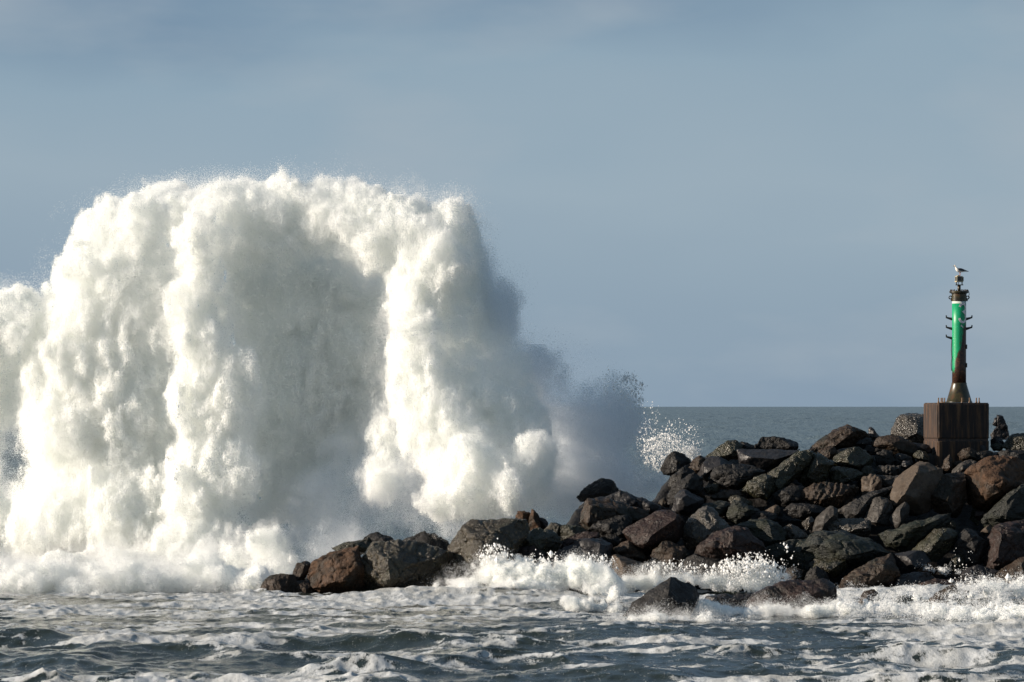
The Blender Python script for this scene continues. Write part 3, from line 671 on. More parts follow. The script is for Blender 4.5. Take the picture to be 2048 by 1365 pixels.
OPTS = {'striped layered rock': dict(groove=(1.0, -0.55, 0.2, 0.10)), 'upright tan block': dict(groove=(1, 0.05, 0.26, 0.05)), 'pale ribbed stone': dict(groove=(1, 0.1, 0.13, 0.045)),
        'big angular boulder': dict(rough=0.35), 'lone smooth black': dict(rough=0.45), 'rock with one plain purple': dict(rough=0.6), 'light brown flat faced': dict(rough=0.4),
        'flat grey topped slab': dict(rough=0.35), 'flat pale grey slab': dict(rough=0.3), 'long flat topped shore': dict(rough=0.7), 'big tilted reddish': dict(rough=0.6),
        'dark purplish brown block': dict(groove=(1, 0.15, 0.3, 0.05)), 'smooth': dict(rough=0.5), 'stubby rusty': dict(rough=1.6, cat='post'), 'sharp pointed': dict(rough=0.8)}
for ln in T.strip().splitlines():
    f = ln.split('|')
    kw = {}
    for k, v in OPTS.items():
        if f[2].startswith(k): kw.update(v)
    if f[2].startswith('flat faced grey') or f[2].startswith('stepped'): kw['rough'] = 0.5
    rock(f[0], f[1], f[2], f[3], f[4] if len(f) > 4 else "", float(f[5]) if len(f) > 5 else 0.0, **kw)

# jagged stump behind the concrete block: two pieces of one shape
def jag(name, mat, label, polys, Y0, th, cat):
    SEEDS = 900
    org = P(2002, 874, Y0)
    VV, TT, nv = [], [], 0
    for k, poly in enumerate(polys):
        pw = []
        for q in poly.split():
            x, y = (float(a) for a in q.split(','))
            pw += [P(x, y, Y0 - th / 2) - org, P(x, y, Y0 + th / 2) - org]
        v, t = hull_mesh(pw, 0.45, 0.9, 0.045, SEEDS + k)
        VV.append(v); TT.append(t + nv); nv += len(v)
    return tag(link(name, np_mesh(name, np.concatenate(VV), np.concatenate(TT), True), M[mat], None, org), label, cat)
jag("broken_pile", 'slate', "jagged dark broken stump standing on the crest just beyond the concrete block",
    ["1986,849 1989,837 1994,836 1997,850 1994,853", "1993,853 1993,836 1994,830 2005,832 2009,839 2015,857 2018,872 2018,880 1994,880", "1981,870 1993,853 2000,855 2004,880 1984,880"], 154.6, 0.45, "stump")

# rubble core under the boulders
xs = np.arange(-9.5, 22.0, 0.14); ys = np.arange(142.6, 160.0, 0.14)
prof_x = [480, 520, 600, 720, 900, 960, 1100, 1165, 1235, 1300, 1350, 1430, 1600, 1700, 1850, 2060, 2400]
prof_y = [1230, 1195, 1160, 1115, 1115, 1075, 1085, 1005, 985, 1008, 950, 908, 905, 890, 905, 900, 885]
px_ = 1024 + xs / 149 * F
pyc = np.interp(px_, prof_x, prof_y)
yc = Y_SHORE + (1190 - pyc) * 0.032 + 1.1
zc = HC + (812 - pyc) / F * yc - 0.1
V = []
for i, x in enumerate(xs):
    for y in ys:
        if y < yc[i]:
            z = -0.9 + (zc[i] + 0.9) * max(0.0, (y - 143.9) / max(yc[i] - 143.9, 0.3)) if y > 143.9 else -0.9
        else:
            z = zc[i] - max(0.0, y - yc[i] - 1.4) * 0.9
        q = Vector((x, y, 0))
        c = mnoise.voronoi(Vector((x * 1.3, y * 1.3, z)))[0]
        V.append((x, y, max(z, -1.5) + 0.30 * (0.45 - c[0]) + 0.10 * mnoise.noise(q * 3.1)))
ni, nj = len(xs), len(ys)
I, J = np.meshgrid(np.arange(ni - 1), np.arange(nj - 1), indexing='ij')
Q = np.stack([I * nj + J, (I + 1) * nj + J, (I + 1) * nj + J + 1, I * nj + J + 1], -1).reshape(-1, 4)
tag(link("terrain", np_mesh("terrain", np.array(V), Q, True), M['black']), kind='structure')

# small stones jammed into the gaps
protos = []
for k in range(5):
    rr = random.Random(300 + k)
    pts = [Vector((rr.uniform(-1, 1), rr.uniform(-1, 1), rr.uniform(-.75, .75))).normalized() * 0.26 * rr.uniform(.8, 1.2) for _ in range(14)]
    protos.append(np_mesh("stone", *hull_mesh(pts, 0.5, 1.0, 0.06, 700 + k), True))
    protos[-1].materials.append(M[('brown', 'black', 'olive', 'slate', 'brown')[k]])
rr = random.Random(5)
GAP = 0
while GAP < 70:
    px = rr.uniform(1180, 2060); u = rr.uniform(0.05, 0.97)
    pt = np.interp(px, prof_x, prof_y); py = 1165 + (pt - 1165) * u
    Y = y_of(py) + 0.75
    o = bpy.data.objects.new("stone", protos[GAP % 5]); COL.objects.link(o)
    o.location = P(px, py, Y); o.rotation_euler = (rr.uniform(0, 6), rr.uniform(0, 6), rr.uniform(0, 6)); s = rr.uniform(.5, 1.25); o.scale = (s * 1.2, s, s)
    tag(o, "small dark stone jammed in a gap between the jetty boulders", "rock", "small stones in the gaps of the jetty")
    GAP += 1

# ------------------------------------------------------------------ concrete block, beacon, gull
Y_BLK = 151.6
BX = 9000.0 / Y_BLK            # photo pixels per metre there
def add_box(bm, c, s, rz=0.0, bev=0.0):
    r = bmesh.ops.create_cube(bm, size=1.0)
    vs = r['verts']
    bmesh.ops.scale(bm, verts=vs, vec=s)
    if bev:
        es = list({e for v in vs for e in v.link_edges})
        r2 = bmesh.ops.bevel(bm, geom=es, offset=bev, segments=2, affect='EDGES')
        vs = list({v for f in r2['faces'] for v in f.verts} | {v for v in vs if v.is_valid})
    bmesh.ops.rotate(bm, verts=vs, cent=(0, 0, 0), matrix=Matrix.Rotation(rz, 3, 'Z'))
    bmesh.ops.translate(bm, verts=vs, vec=c)

def add_lathe(bm, prof, seg=40, c=(0, 0, 0)):
    rings = []
    for r, z in prof:
        rings.append([bm.verts.new((c[0] + r * math.cos(2 * math.pi * k / seg), c[1] + r * math.sin(2 * math.pi * k / seg), c[2] + z)) for k in range(seg)])
    for a, b in zip(rings, rings[1:]):
        for k in range(seg):
            bm.faces.new((a[k], a[(k + 1) % seg], b[(k + 1) % seg], b[k]))
    bm.faces.new(rings[0][::-1]); bm.faces.new(rings[-1])

def add_tube(bm, pts, r, seg=8):
    pts = [Vector(p) for p in pts]; rings = []
    rs = r if isinstance(r, (list, tuple)) else [r] * len(pts)
    for i, p in enumerate(pts):
        t = (pts[min(i + 1, len(pts) - 1)] - pts[max(i - 1, 0)]).normalized()
        u = t.cross(Vector((0, 0, 1)) if abs(t.z) < .9 else Vector((1, 0, 0))).normalized(); w = t.cross(u)
        rings.append([bm.verts.new(p + rs[i] * (math.cos(2 * math.pi * k / seg) * u + math.sin(2 * math.pi * k / seg) * w)) for k in range(seg)])
    for a, b in zip(rings, rings[1:]):
        for k in range(seg):
            bm.faces.new((a[k], a[(k + 1) % seg], b[(k + 1) % seg], b[k]))
    bm.faces.new(rings[0][::-1]); bm.faces.new(rings[-1])

# concrete with vertical stains
m, t, o = new_mat("stained_concrete")
v = obj_coords(t, False)
mp = t.nodes.new("ShaderNodeMapping"); mp.inputs['Scale'].default_value = (9, 9, 0.7); L(t, v, mp.inputs[0])
st = tnoise(t, mp.outputs[0], 1.0, 6, 0.65)
mp2 = t.nodes.new("ShaderNodeMapping"); mp2.inputs['Scale'].default_value = (22, 22, 1.6); L(t, v, mp2.inputs[0])
st2 = tnoise(t, mp2.outputs[0], 1.0, 4, 0.6)
c1 = ramp(t, st, [(0.36, (0.008, 0.005, 0.004)), (0.5, (0.022, 0.012, 0.008)), (0.6, (0.075, 0.037, 0.016)), (0.75, (0.16, 0.085, 0.036))])
c2 = mixc(t, ramp(t, st2, [(0.64, (0, 0, 0)), (0.76, (1, 1, 1))]), c1, (0.055, 0.05, 0.046))
p = principled(t, o); L(t, c2, p.inputs['Base Color']); p.inputs['Roughness'].default_value = 0.8
L(t, bump(t, tnoise(t, v, 14, 8, 0.7), 0.06, 0.02), p.inputs['Normal'])
M['concrete'] = m
m, t, o = new_mat("rusty_iron")
v = obj_coords(t, False)
p = principled(t, o); L(t, ramp(t, tnoise(t, v, 14, 6), [(0.35, (0.012, 0.009, 0.008)), (0.6, (0.055, 0.028, 0.016)), (0.75, (0.12, 0.055, 0.025))]), p.inputs['Base Color'])
p.inputs['Roughness'].default_value = 0.6
M['iron'] = m
m, t, o = new_mat("black_paint")
p = principled(t, o); p.inputs['Base Color'].default_value = (0.012, 0.012, 0.013, 1); p.inputs['Roughness'].default_value = 0.5
M['blackpaint'] = m
m, t, o = new_mat("bare_bolt")
p = principled(t, o); p.inputs['Base Color'].default_value = (0.16, 0.095, 0.05, 1); p.inputs['Roughness'].default_value = 0.6
M['bolt'] = m
m, t, o = new_mat("worn_white_paint")
v = obj_coords(t, False)
p = principled(t, o); L(t, ramp(t, tnoise(t, v, 18, 5), [(0.3, (0.62, 0.54, 0.54)), (0.6, (0.80, 0.72, 0.72))]), p.inputs['Base Color']); p.inputs['Roughness'].default_value = 0.6
M['numeral'] = m
m, t, o = new_mat("lantern_cream")
p = principled(t, o); p.inputs['Base Color'].default_value = (0.42, 0.36, 0.24, 1); p.inputs['Roughness'].default_value = 0.5
M['cream'] = m
m, t, o = new_mat("lantern_glass")
p = principled(t, o); p.inputs['Base Color'].default_value = (0.01, 0.01, 0.012, 1); p.inputs['Roughness'].default_value = 0.08
M['lens'] = m

ROT = math.radians(10.0)
SZ = 1.80
corner = P(1875, 806, Y_BLK)
cx = corner.x + SZ / 2 * math.cos(ROT) - SZ / 2 * math.sin(ROT)
cy = corner.y + SZ / 2 * math.sin(ROT) + SZ / 2 * math.cos(ROT)
ztop = corner.z; HB = 2.3
blk = empty("concrete_block", (cx, cy, ztop - HB), ROT)
tag(blk, "dark rust stained square concrete block on the crest carrying the green beacon", "plinth")
def block_piece(name, z0, z1, seed, grow=0.0):
    bm = bmesh.new(); add_box(bm, (0, 0, (z0 + z1) / 2), (SZ + grow, SZ + grow, z1 - z0), 0, 0.03)
    for f in list(bm.faces): pass
    bmesh.ops.triangulate(bm, faces=bm.faces)
    bm.verts.index_update()
    V = np.array([v.co for v in bm.verts]); T = np.array([[v.index for v in f.verts] for f in bm.faces]); bm.free()
    V, T = split_long(V, T, 0.09)
    Nn = vert_normals(V, T)
    D = np.array([0.0035 * fractal(Vector(c) + Vector((seed, 0, 0)), 0.3, 4) for c in V])
    return link(name, np_mesh(name, V + Nn * D[:, None], T, True), M['concrete'], blk)
block_piece("lower_course", 0, HB - 74 / BX - 0.012, 3)
block_piece("upper_course", HB - 74 / BX + 0.012, HB, 8)
bm = bmesh.new(); add_box(bm, (0, 0, HB - 74 / BX), (SZ - 0.05, SZ - 0.05, 0.1)); part("joint", bm, M['iron'], blk)
for px, yy in ((1877.7, -.78), (1883, -.45), (1886, -.7), (1925, -.76), (1940, -.6), (1953.5, -.72), (1959, -.5), (1890, .6)):
    bm = bmesh.new()
    Yb = Y_BLK + 0.9 + yy
    xw = (px - 1024) / F * Yb - cx
    q = Matrix.Rotation(-ROT, 3, 'Z') @ Vector((xw, cy * 0 + yy, 0))
    add_tube(bm, [(q.x, q.y, HB - 0.02), (q.x, q.y, HB + 0.17)], 0.022)
    add_lathe(bm, [(0.04, 0), (0.04, 0.035)], 6, (q.x, q.y, HB + 0.004))
    part("anchor_bolt", bm, M['bolt'], blk)

# beacon
YB = cy
bxpx = 9000.0 / YB
bc = P(1918.2, 806, YB)
zb = ztop + 0.004
def zpx(py): return HC + (812 - py) / F * YB - zb
bea = empty("navigation_beacon", (bc.x, YB, zb))
tag(bea, "green and rust steel beacon column with side pegs and a white painted numeral", "beacon")
Rr = 14.1 / bxpx
m, t, o = new_mat("green_paint_rusting")
v = obj_coords(t, False)
sp = t.nodes.new("ShaderNodeSeparateXYZ"); L(t, v, sp.inputs[0])
mp = t.nodes.new("ShaderNodeMapping"); mp.inputs['Scale'].default_value = (4.5, 4.5, 1.3); L(t, v, mp.inputs[0])
nz = tnoise(t, mp.outputs[0], 1.0, 6, 0.6)
def math_(op, a, b, c=None):
    n = t.nodes.new("ShaderNodeMath"); n.operation = op
    for k, x in enumerate((a, b) if c is None else (a, b, c)):
        if isinstance(x, (int, float)): n.inputs[k].default_value = x
        else: L(t, x, n.inputs[k])
    return n.outputs[0]
# rust climbs from below, highest on the side turned away from the sea wind
zz = math_('DIVIDE', sp.outputs['Z'], zpx(600))
side = math_('MULTIPLY', sp.outputs['X'], 1.15)
rustv = math_('ADD', math_('SUBTRACT', math_('MULTIPLY_ADD', nz, 0.42, 0.34), zz), side)
fac = ramp(t, rustv, [(0.0, (0, 0, 0)), (0.05, (1, 1, 1))])
fn = tnoise(t, v, 16, 6)
rust = ramp(t, fn, [(0.35, (0.018, 0.010, 0.008)), (0.55, (0.055, 0.022, 0.014)), (0.72, (0.13, 0.06, 0.02))])
grn = ramp(t, tnoise(t, mp.outputs[0], 5, 4), [(0.3, (0.0, 0.22, 0.085)), (0.6, (0.0, 0.31, 0.125))])
drip = ramp(t, tnoise(t, mp.outputs[0], 3.2, 4), [(0.66, (0, 0, 0)), (0.72, (1, 1, 1))])
col = mixc(t, fac, mixc(t, drip, grn, (0.10, 0.07, 0.015)), rust)
zn = math_('GREATER_THAN', sp.outputs['Z'], zpx(607.5))
col = mixc(t, zn, col, (0.62, 0.66, 0.60))
p = principled(t, o); L(t, col, p.inputs['Base Color']); p.inputs['Roughness'].default_value = 0.42
L(t, bump(t, nz, 0.15, 0.01), p.inputs['Normal'])

bm = bmesh.new(); add_lathe(bm, [(Rr, zpx(768)), (Rr, zpx(730)), (Rr, zpx(690)), (Rr, zpx(650)), (Rr, zpx(603))], 48); part("column", bm, m, bea, True)
m2, t, o = new_mat("brown_green_steel")
v = obj_coords(t, False)
p = principled(t, o); L(t, ramp(t, tnoise(t, v, 6, 6), [(0.35, (0.014, 0.010, 0.005)), (0.52, (0.035, 0.03, 0.008)), (0.66, (0.07, 0.036, 0.014))]), p.inputs['Base Color']); p.inputs['Roughness'].default_value = 0.35
bm = bmesh.new(); add_lathe(bm, [(26.5 / bxpx, 0.0), (26.5 / bxpx, 0.04), (25.2 / bxpx, 0.045), (Rr + .02, zpx(769)), (Rr + .02, zpx(766))], 48); part("cone_base", bm, m2, bea, True)
bm = bmesh.new(); add_lathe(bm, [(Rr + .004, zpx(603)), (Rr + .015, zpx(602)), (Rr + .015, zpx(588)), (Rr + .05, zpx(587)), (19.5 / bxpx, zpx(586)), (19.5 / bxpx, zpx(582.5))], 48); part("collar", bm, m2, bea)
for k in range(14):
    a = k / 14 * 2 * math.pi
    bm = bmesh.new(); add_lathe(bm, [(0.018, 0), (0.018, 0.05)], 6, (0.29 * math.cos(a), 0.29 * math.sin(a), zpx(582.5))); part("flange_bolt", bm, M['iron'], bea)
# pegs
for sgn, pys in ((-1, (635.5, 655.0, 674.0)), (1, (635.5, 655.0))):
    for py in pys:
        bm = bmesh.new()
        z = zpx(py)
        add_tube(bm, [(sgn * (Rr - .01), 0, z - .055), (sgn * (Rr + .07), 0, z - .035), (sgn * 25.6 / bxpx, 0, z + 0.0)], [.05, .04, .026], 8)
        add_tube(bm, [(sgn * 25.2 / bxpx, 0, z - .02), (sgn * 25.8 / bxpx, 0, z + .075)], [.026, .02], 8)
        part("peg", bm, M['blackpaint'], bea)
# lifting rings
for sgn in (-1, 1):
    bm = bmesh.new()
    cz, cxx = zpx(595.5), sgn * (Rr + .055)
    add_tube(bm, [(cxx + .05 * math.cos(a), 0, cz + .05 * math.sin(a)) for a in np.linspace(0, 6.283, 15)], .02, 6)
    add_box(bm, (sgn * (Rr + .015), 0, cz - .07), (.05, .04, .1))
    part("lifting_ring", bm, M['blackpaint'], bea)
bm = bmesh.new(); add_tube(bm, [(.02, -.2, zpx(581)), (.2, -.2, zpx(580.5)), (.31, -.1, zpx(582)), (.34, -.03, zpx(588)), (.32, 0, zpx(596)), (.27, -.05, zpx(603))], .011, 6); part("cable", bm, M['blackpaint'], bea)
bm = bmesh.new(); add_tube(bm, [(-Rr - .012, -.05, zpx(680)), (-Rr - .03, -.05, zpx(700)), (-Rr - .012, -.06, zpx(716)), (-Rr - .035, -.06, zpx(728)), (-Rr - .02, -.05, zpx(742))], .016, 6); part("cable", bm, M['blackpaint'], bea)
for py in (694, 731):
    bm = bmesh.new(); add_box(bm, (Rr + .012, -.06, zpx(py)), (.03, .08, .15)); part("cable_clip", bm, M['blackpaint'], bea)
# numeral 3 bent round the column
def numeral():
    pts = []
    for a in np.linspace(math.radians(165), math.radians(-90), 26): pts.append((0.5 + 0.36 * math.cos(a), 0.755 + 0.195 * math.sin(a)))
    for a in np.linspace(math.radians(90), math.radians(-165), 30)[1:]: pts.append((0.5 + 0.40 * math.cos(a), 0.305 + 0.255 * math.sin(a)))
    return pts
bm = bmesh.new()
hh, ww, th3 = zpx(606.5) - zpx(647), 0.335, 0.075
pts = numeral(); rows = []
for i, (x, y) in enumerate(pts):
    x0, y0 = pts[max(i - 1, 0)]; x1, y1 = pts[min(i + 1, len(pts) - 1)]
    dx, dy = (x1 - x0) * ww, (y1 - y0) * hh; l = math.hypot(dx, dy) or 1
    nx, ny = -dy / l, dx / l
    row = []
    for s_ in (-1, 1):
        u = (x - 0.5) * ww + nx * th3 * s_ * .5 * 1.0; w_ = y * hh + ny * th3 * s_ * .5
        th_ = math.radians(27) + u / Rr
        for rad in (Rr - .004, Rr + .011):
            row.append(bm.verts.new((rad * math.sin(th_), -rad * math.cos(th_), zpx(647) + w_)))
    rows.append(row)
for a, b in zip(rows, rows[1:]):
    for i, j in ((1, 3), (3, 2), (2, 0), (0, 1)):
        bm.faces.new((a[i], a[j], b[j], b[i]))
part("numeral", bm, M['numeral'], bea)
bm = bmesh.new()
for k in range(6):
    th_ = math.radians(8 + k * 4); 
    if k:
        a = [(r_ * math.sin(q), -r_ * math.cos(q)) for q in (math.radians(4 + k * 4), th_) for r_ in (Rr + .004,)]
        zz0 = zpx(653) - .02 * abs(k - 2); f = [bm.verts.new((*a[0], zz0)), bm.verts.new((*a[1], zz0)), bm.verts.new((*a[1], zz0 + .05)), bm.verts.new((*a[0], zz0 + .05))]
        bm.faces.new(f)
part("paint_mark", bm, M['numeral'], bea)
# mast and lantern
bm = bmesh.new(); add_lathe(bm, [(.055, zpx(583)), (.055, zpx(571))], 16); part("mast", bm, m2, bea, True)
bm = bmesh.new(); add_box(bm, (0.01, 0, zpx(570.3)), (.25, .22, .025)); part("lantern_plate", bm, M['blackpaint'], bea)
for sx, sy in ((-.09, -.08), (.1, -.08), (-.09, .08), (.1, .08), (-.03, -.08)):
    bm = bmesh.new(); add_tube(bm, [(sx, sy, zpx(570.5)), (sx, sy, zpx(564))], .011, 6); part("lantern_leg", bm, M['blackpaint'], bea)
lan = None
bm = bmesh.new(); add_box(bm, (-0.005, 0, zpx(563.6)), (.235, .21, .035), 0.25); add_box(bm, (-.025, 0, zpx(552.2)), (.1, .1, .045), 0.25, .01)
for sx in (-.1, .075):
    for sy in (-.085, .085):
        q = Matrix.Rotation(.25, 3, 'Z') @ Vector((sx, sy, 0))
        add_box(bm, (q.x, q.y, zpx(558)), (.028, .028, zpx(553.4) - zpx(563)), .25)
add_box(bm, (-0.008, 0, zpx(553.4)), (.21, .19, .022), .25)
lan = part("lantern", bm, M['cream'], bea)
bm = bmesh.new(); add_box(bm, (-.008, 0, zpx(558.4)), (.15, .15, zpx(554) - zpx(562.8)), .25, .01); part("lens", bm, M['lens'], lan)
bm = bmesh.new(); add_box(bm, (.105, 0, zpx(558.6)), (.05, .16, zpx(554) - zpx(562.6)), .25, .006); part("side_panel", bm, M['blackpaint'], lan)

# gull
def gull(loc, yaw):
    me_v, me_f, me_m = [], [], []
    def loft(rings, mat_fn, seg=18):
        base = len(me_v)
        for i, (x, z, ry, rz, yo) in enumerate(rings):
            for k in range(seg):
                a = 2 * math.pi * k / seg
                me_v.append((x, yo + ry * math.cos(a), z + rz * math.sin(a)))
        for i in range(len(rings) - 1):
            for k in range(seg):
                q = [base + i * seg + k, base + i * seg + (k + 1) % seg, base + (i + 1) * seg + (k + 1) % seg, base + (i + 1) * seg + k]
                me_f.append(q)
                c = [sum(me_v[j][d] for j in q) / 4 for d in range(3)]
                me_m.append(mat_fn(c))
        me_f.append([base + k for k in range(seg)][::-1]); me_m.append(mat_fn(me_v[base]))
        e = base + (len(rings) - 1) * seg
        me_f.append([e + k for k in range(seg)]); me_m.append(mat_fn(me_v[e]))
    def body(c):
        x, y, z = c
        if x < -.19: return 2
        if x < -.125: return 1 if (abs(y) > .022 and -.172 < x < -.152 and z > .15) else 0
        if x > .2: return 0
        return 0
    # tail to bill, one skin
    loft([(.285, -.035, .012, .006, 0), (.24, -.03, .036, .010, 0), (.18, -.02, .046, .022, 0), (.11, -.008, .066, .045, 0), (.04, .0, .080, .064, 0), (-.03, .008, .084, .074, 0), (-.09, .026, .077, .074, 0),
          (-.13, .056, .060, .060, 0), (-.148, .092, .044, .046, 0), (-.152, .122, .040, .042, 0), (-.158, .146, .041, .040, 0), (-.176, .156, .037, .034, 0), (-.194, .155, .022, .020, 0),
          (-.200, .152, .012, .012, 0), (-.228, .149, .009, .010, 0), (-.246, .143, .003, .005, 0)], body)
    # folded wings lying on the flanks, joined to the back, tips crossing the tail
    for s in (-1, 1):
        loft([(-.085, .04, .010, .02, s * .066), (-.05, .032, .022, .045, s * .068), (.02, .024, .026, .052, s * .064), (.10, .014, .024, .042, s * .052), (.18, .0, .018, .026, s * .034), (.26, -.016, .012, .014, s * .018), (.335, -.034, .004, .005, s * .006)], lambda c: 1, 12)
    loft([(-.06, .068, .05, .016, 0), (.02, .06, .058, .018, 0), (.1, .042, .05, .016, 0), (.17, .016, .034, .012, 0)], lambda c: 1, 12)
    for s in (-1, 1):   # legs and webbed feet
        base = len(me_v)
        for z in (-.05, -.10, -.165):
            r = .0085 if z < -.06 else .016
            for k in range(6):
                a = 2 * math.pi * k / 6; me_v.append((.012 + r * math.cos(a), s * .03 + r * math.sin(a), z))
        for i in range(2):
            for k in range(6):
                me_f.append([base + i * 6 + k, base + i * 6 + (k + 1) % 6, base + (i + 1) * 6 + (k + 1) % 6, base + (i + 1) * 6 + k]); me_m.append(3)
        b = len(me_v)
        for q in ((.02, 0, -.165), (-.045, -.022, -.172), (-.055, 0, -.17), (-.045, .022, -.172), (.02, 0, -.174)):
            me_v.append((q[0], s * .03 + q[1], q[2]))
        for q in ((0, 1, 2), (0, 2, 3), (4, 2, 1), (4, 3, 2), (0, 4, 1), (0, 3, 4)):
            me_f.append([b + i for i in q]); me_m.append(3)
    me = bpy.data.meshes.new("gull"); me.from_pydata(me_v, [], me_f)
    mats = []
    for nm, c in (("white_feathers", (.72, .70, .66)), ("slate_feathers", (.035, .037, .045)), ("yellow_bill", (.35, .22, .04)), ("pink_leg", (.42, .2, .17))):
        mm, tt, oo = new_mat(nm); pp = principled(tt, oo); pp.inputs['Base Color'].default_value = (*c, 1); pp.inputs['Roughness'].default_value = 0.7
        mats.append(mm)
    o = link("gull", me, mats, None, loc)
    me.polygons.foreach_set("material_index", me_m); me.polygons.foreach_set("use_smooth", [True] * len(me_m))
    o.rotation_euler = (0, 0, yaw)
    return tag(o, "grey backed white gull perched on the lantern of the green beacon", "gull")
gull(P(1919.3, 551.6, YB) + Vector((0, 0, .172)), math.radians(18))

# ------------------------------------------------------------------ water
def ocean(nx, ny, Lx, Ly, lmin, lmax, power, spread, wdir, rng):
    """Random wind sea on a grid: height of unit rms and the sideways pull that sharpens the crests."""
    kx = 2 * np.pi * np.fft.fftfreq(nx, Lx / nx)[:, None]; ky = 2 * np.pi * np.fft.fftfreq(ny, Ly / ny)[None]
    k = np.sqrt(kx ** 2 + ky ** 2); k[0, 0] = 1
    A = k ** (-power) * np.exp(-(k * lmin / (2 * np.pi)) ** 2) * np.exp(-(2 * np.pi / lmax / k) ** 4)
    cosd = (kx * wdir[0] + ky * wdir[1]) / k
    A = A * (1 - spread + spread * cosd ** 2); A[0, 0] = 0
    H = A * np.fft.fft2(rng.standard_normal((nx, ny)))
    h = np.fft.ifft2(H).real
    s = h.std()
    return h / s, np.fft.ifft2(-1j * kx / k * H).real / s, np.fft.ifft2(-1j * ky / k * H).real / s

def up2(shape, cells, rng):
    a, b = (interp_mat(n, c, rng.random()) for n, c in zip(shape, cells))
    g = a @ rng.standard_normal((a.shape[1], b.shape[1])).astype(np.float32) @ b.T
    return g / g.std()

def sstep(a, b, x):
    t_ = np.clip((x - a) / (b - a), 0, 1)
    return t_ * t_ * (3 - 2 * t_)

wr = np.random.default_rng(4)
NX, NY = 1700, 760
X0, X1, YA, YZ = -25.0, 25.0, 90.0, 172.0
gx = np.linspace(X0, X1, NX); gy = np.linspace(YA, YZ, NY)
dxg, dyg = gx[1] - gx[0], gy[1] - gy[0]
h1, a1, b1 = ocean(NX, NY, X1 - X0, YZ - YA, 0.5, 8.0, 2.35, 0.45, (0.45, 0.89), wr)
h2, a2, b2 = ocean(NX, NY, X1 - X0, YZ - YA, 0.22, 1.6, 1.7, 0.2, (0.8, 0.6), wr)
XX, YY = np.meshgrid(gx, gy, indexing='ij')
PX = XX / YY * F + 1024
calm = 0.30 + 0.70 * sstep(132, 108, YY)
Hh = 0.105 * h1 * calm + 0.014 * h2 * (0.6 + 0.5 * np.abs(up2((NX, NY), (60, 60), wr)))
# swell running along the jetty foot, higher towards the beacon side
Hh += 0.06 + np.exp(-((YY - 141.2) / 2.6) ** 2) * np.interp(PX, [0, 400, 650, 760, 900, 1000, 1300, 1500, 1700, 2048], [0.02, 0.14, 0.10, 0.28, 0.30, 0.40, 0.15, 0.12, 0.34, 0.42])
Hh += 0.08 * np.exp(-((YY - 121 - 0.15 * XX) / 2.2) ** 2) + 0.03 * np.exp(-((YY - 131 + 0.1 * XX) / 2.0) ** 2)
Vx = XX - 0.12 * a1 * calm - 0.014 * a2; Vy = YY - 0.12 * b1 * calm - 0.014 * b2
# foam: torn sheets, thickest along the rocks
cx_ = lambda l: l / dxg
cy_ = lambda l: l / dyg
warp = up2((NX, NY), (cx_(3.0), cy_(3.0)), wr)
n = 0.9 * up2((NX, NY), (cx_(3.6), cy_(1.9)), wr) + 0.75 * up2((NX, NY), (cx_(1.5), cy_(0.8)), wr)
n -= 0.9 * (np.abs(up2((NX, NY), (cx_(0.9), cy_(0.5)), wr)) - 0.7) * 0.8
n -= 0.75 * (np.abs(up2((NX, NY), (cx_(0.42), cy_(0.34)), wr)) - 0.7)
n += 0.35 * up2((NX, NY), (cx_(0.14), cy_(0.2)), wr)
cover = np.interp(YY, [92, 100, 108, 116, 122, 128, 136, 141, 150, 172], [-0.5, -0.45, -0.3, -0.12, 0.15, 0.6, 0.8, 1.1, 1.6, 0.4])
cover = cover + np.interp(PX, [0, 500, 1000, 1400, 2048], [0.0, 0.1, -0.1, 0.05, 0.45]) * sstep(138, 120, YY) + 0.25 * h1
foam = sstep(-0.45, 0.9, n * 0.85 + cover)
Hh += 0.016 * foam * up2((NX, NY), (cx_(0.3), cy_(0.3)), wr) + 0.007 * foam * up2((NX, NY), (cx_(0.11), cy_(0.22)), wr)
Hh += 0.012 * up2((NX, NY), (cx_(0.16), cy_(0.5)), wr) * (0.4 + 0.6 * foam)
V = np.stack([Vx, Vy, Hh], -1).reshape(-1, 3)
I, J = np.meshgrid(np.arange(NX - 1), np.arange(NY - 1), indexing='ij')
Q = np.stack([I * NY + J, (I + 1) * NY + J, (I + 1) * NY + J + 1, I * NY + J + 1], -1).reshape(-1, 4)
wm = np_mesh("water", V, Q, True)
at = wm.attributes.new("foam", 'FLOAT', 'POINT'); at.data.foreach_set("value", foam.astype(np.float32).ravel())

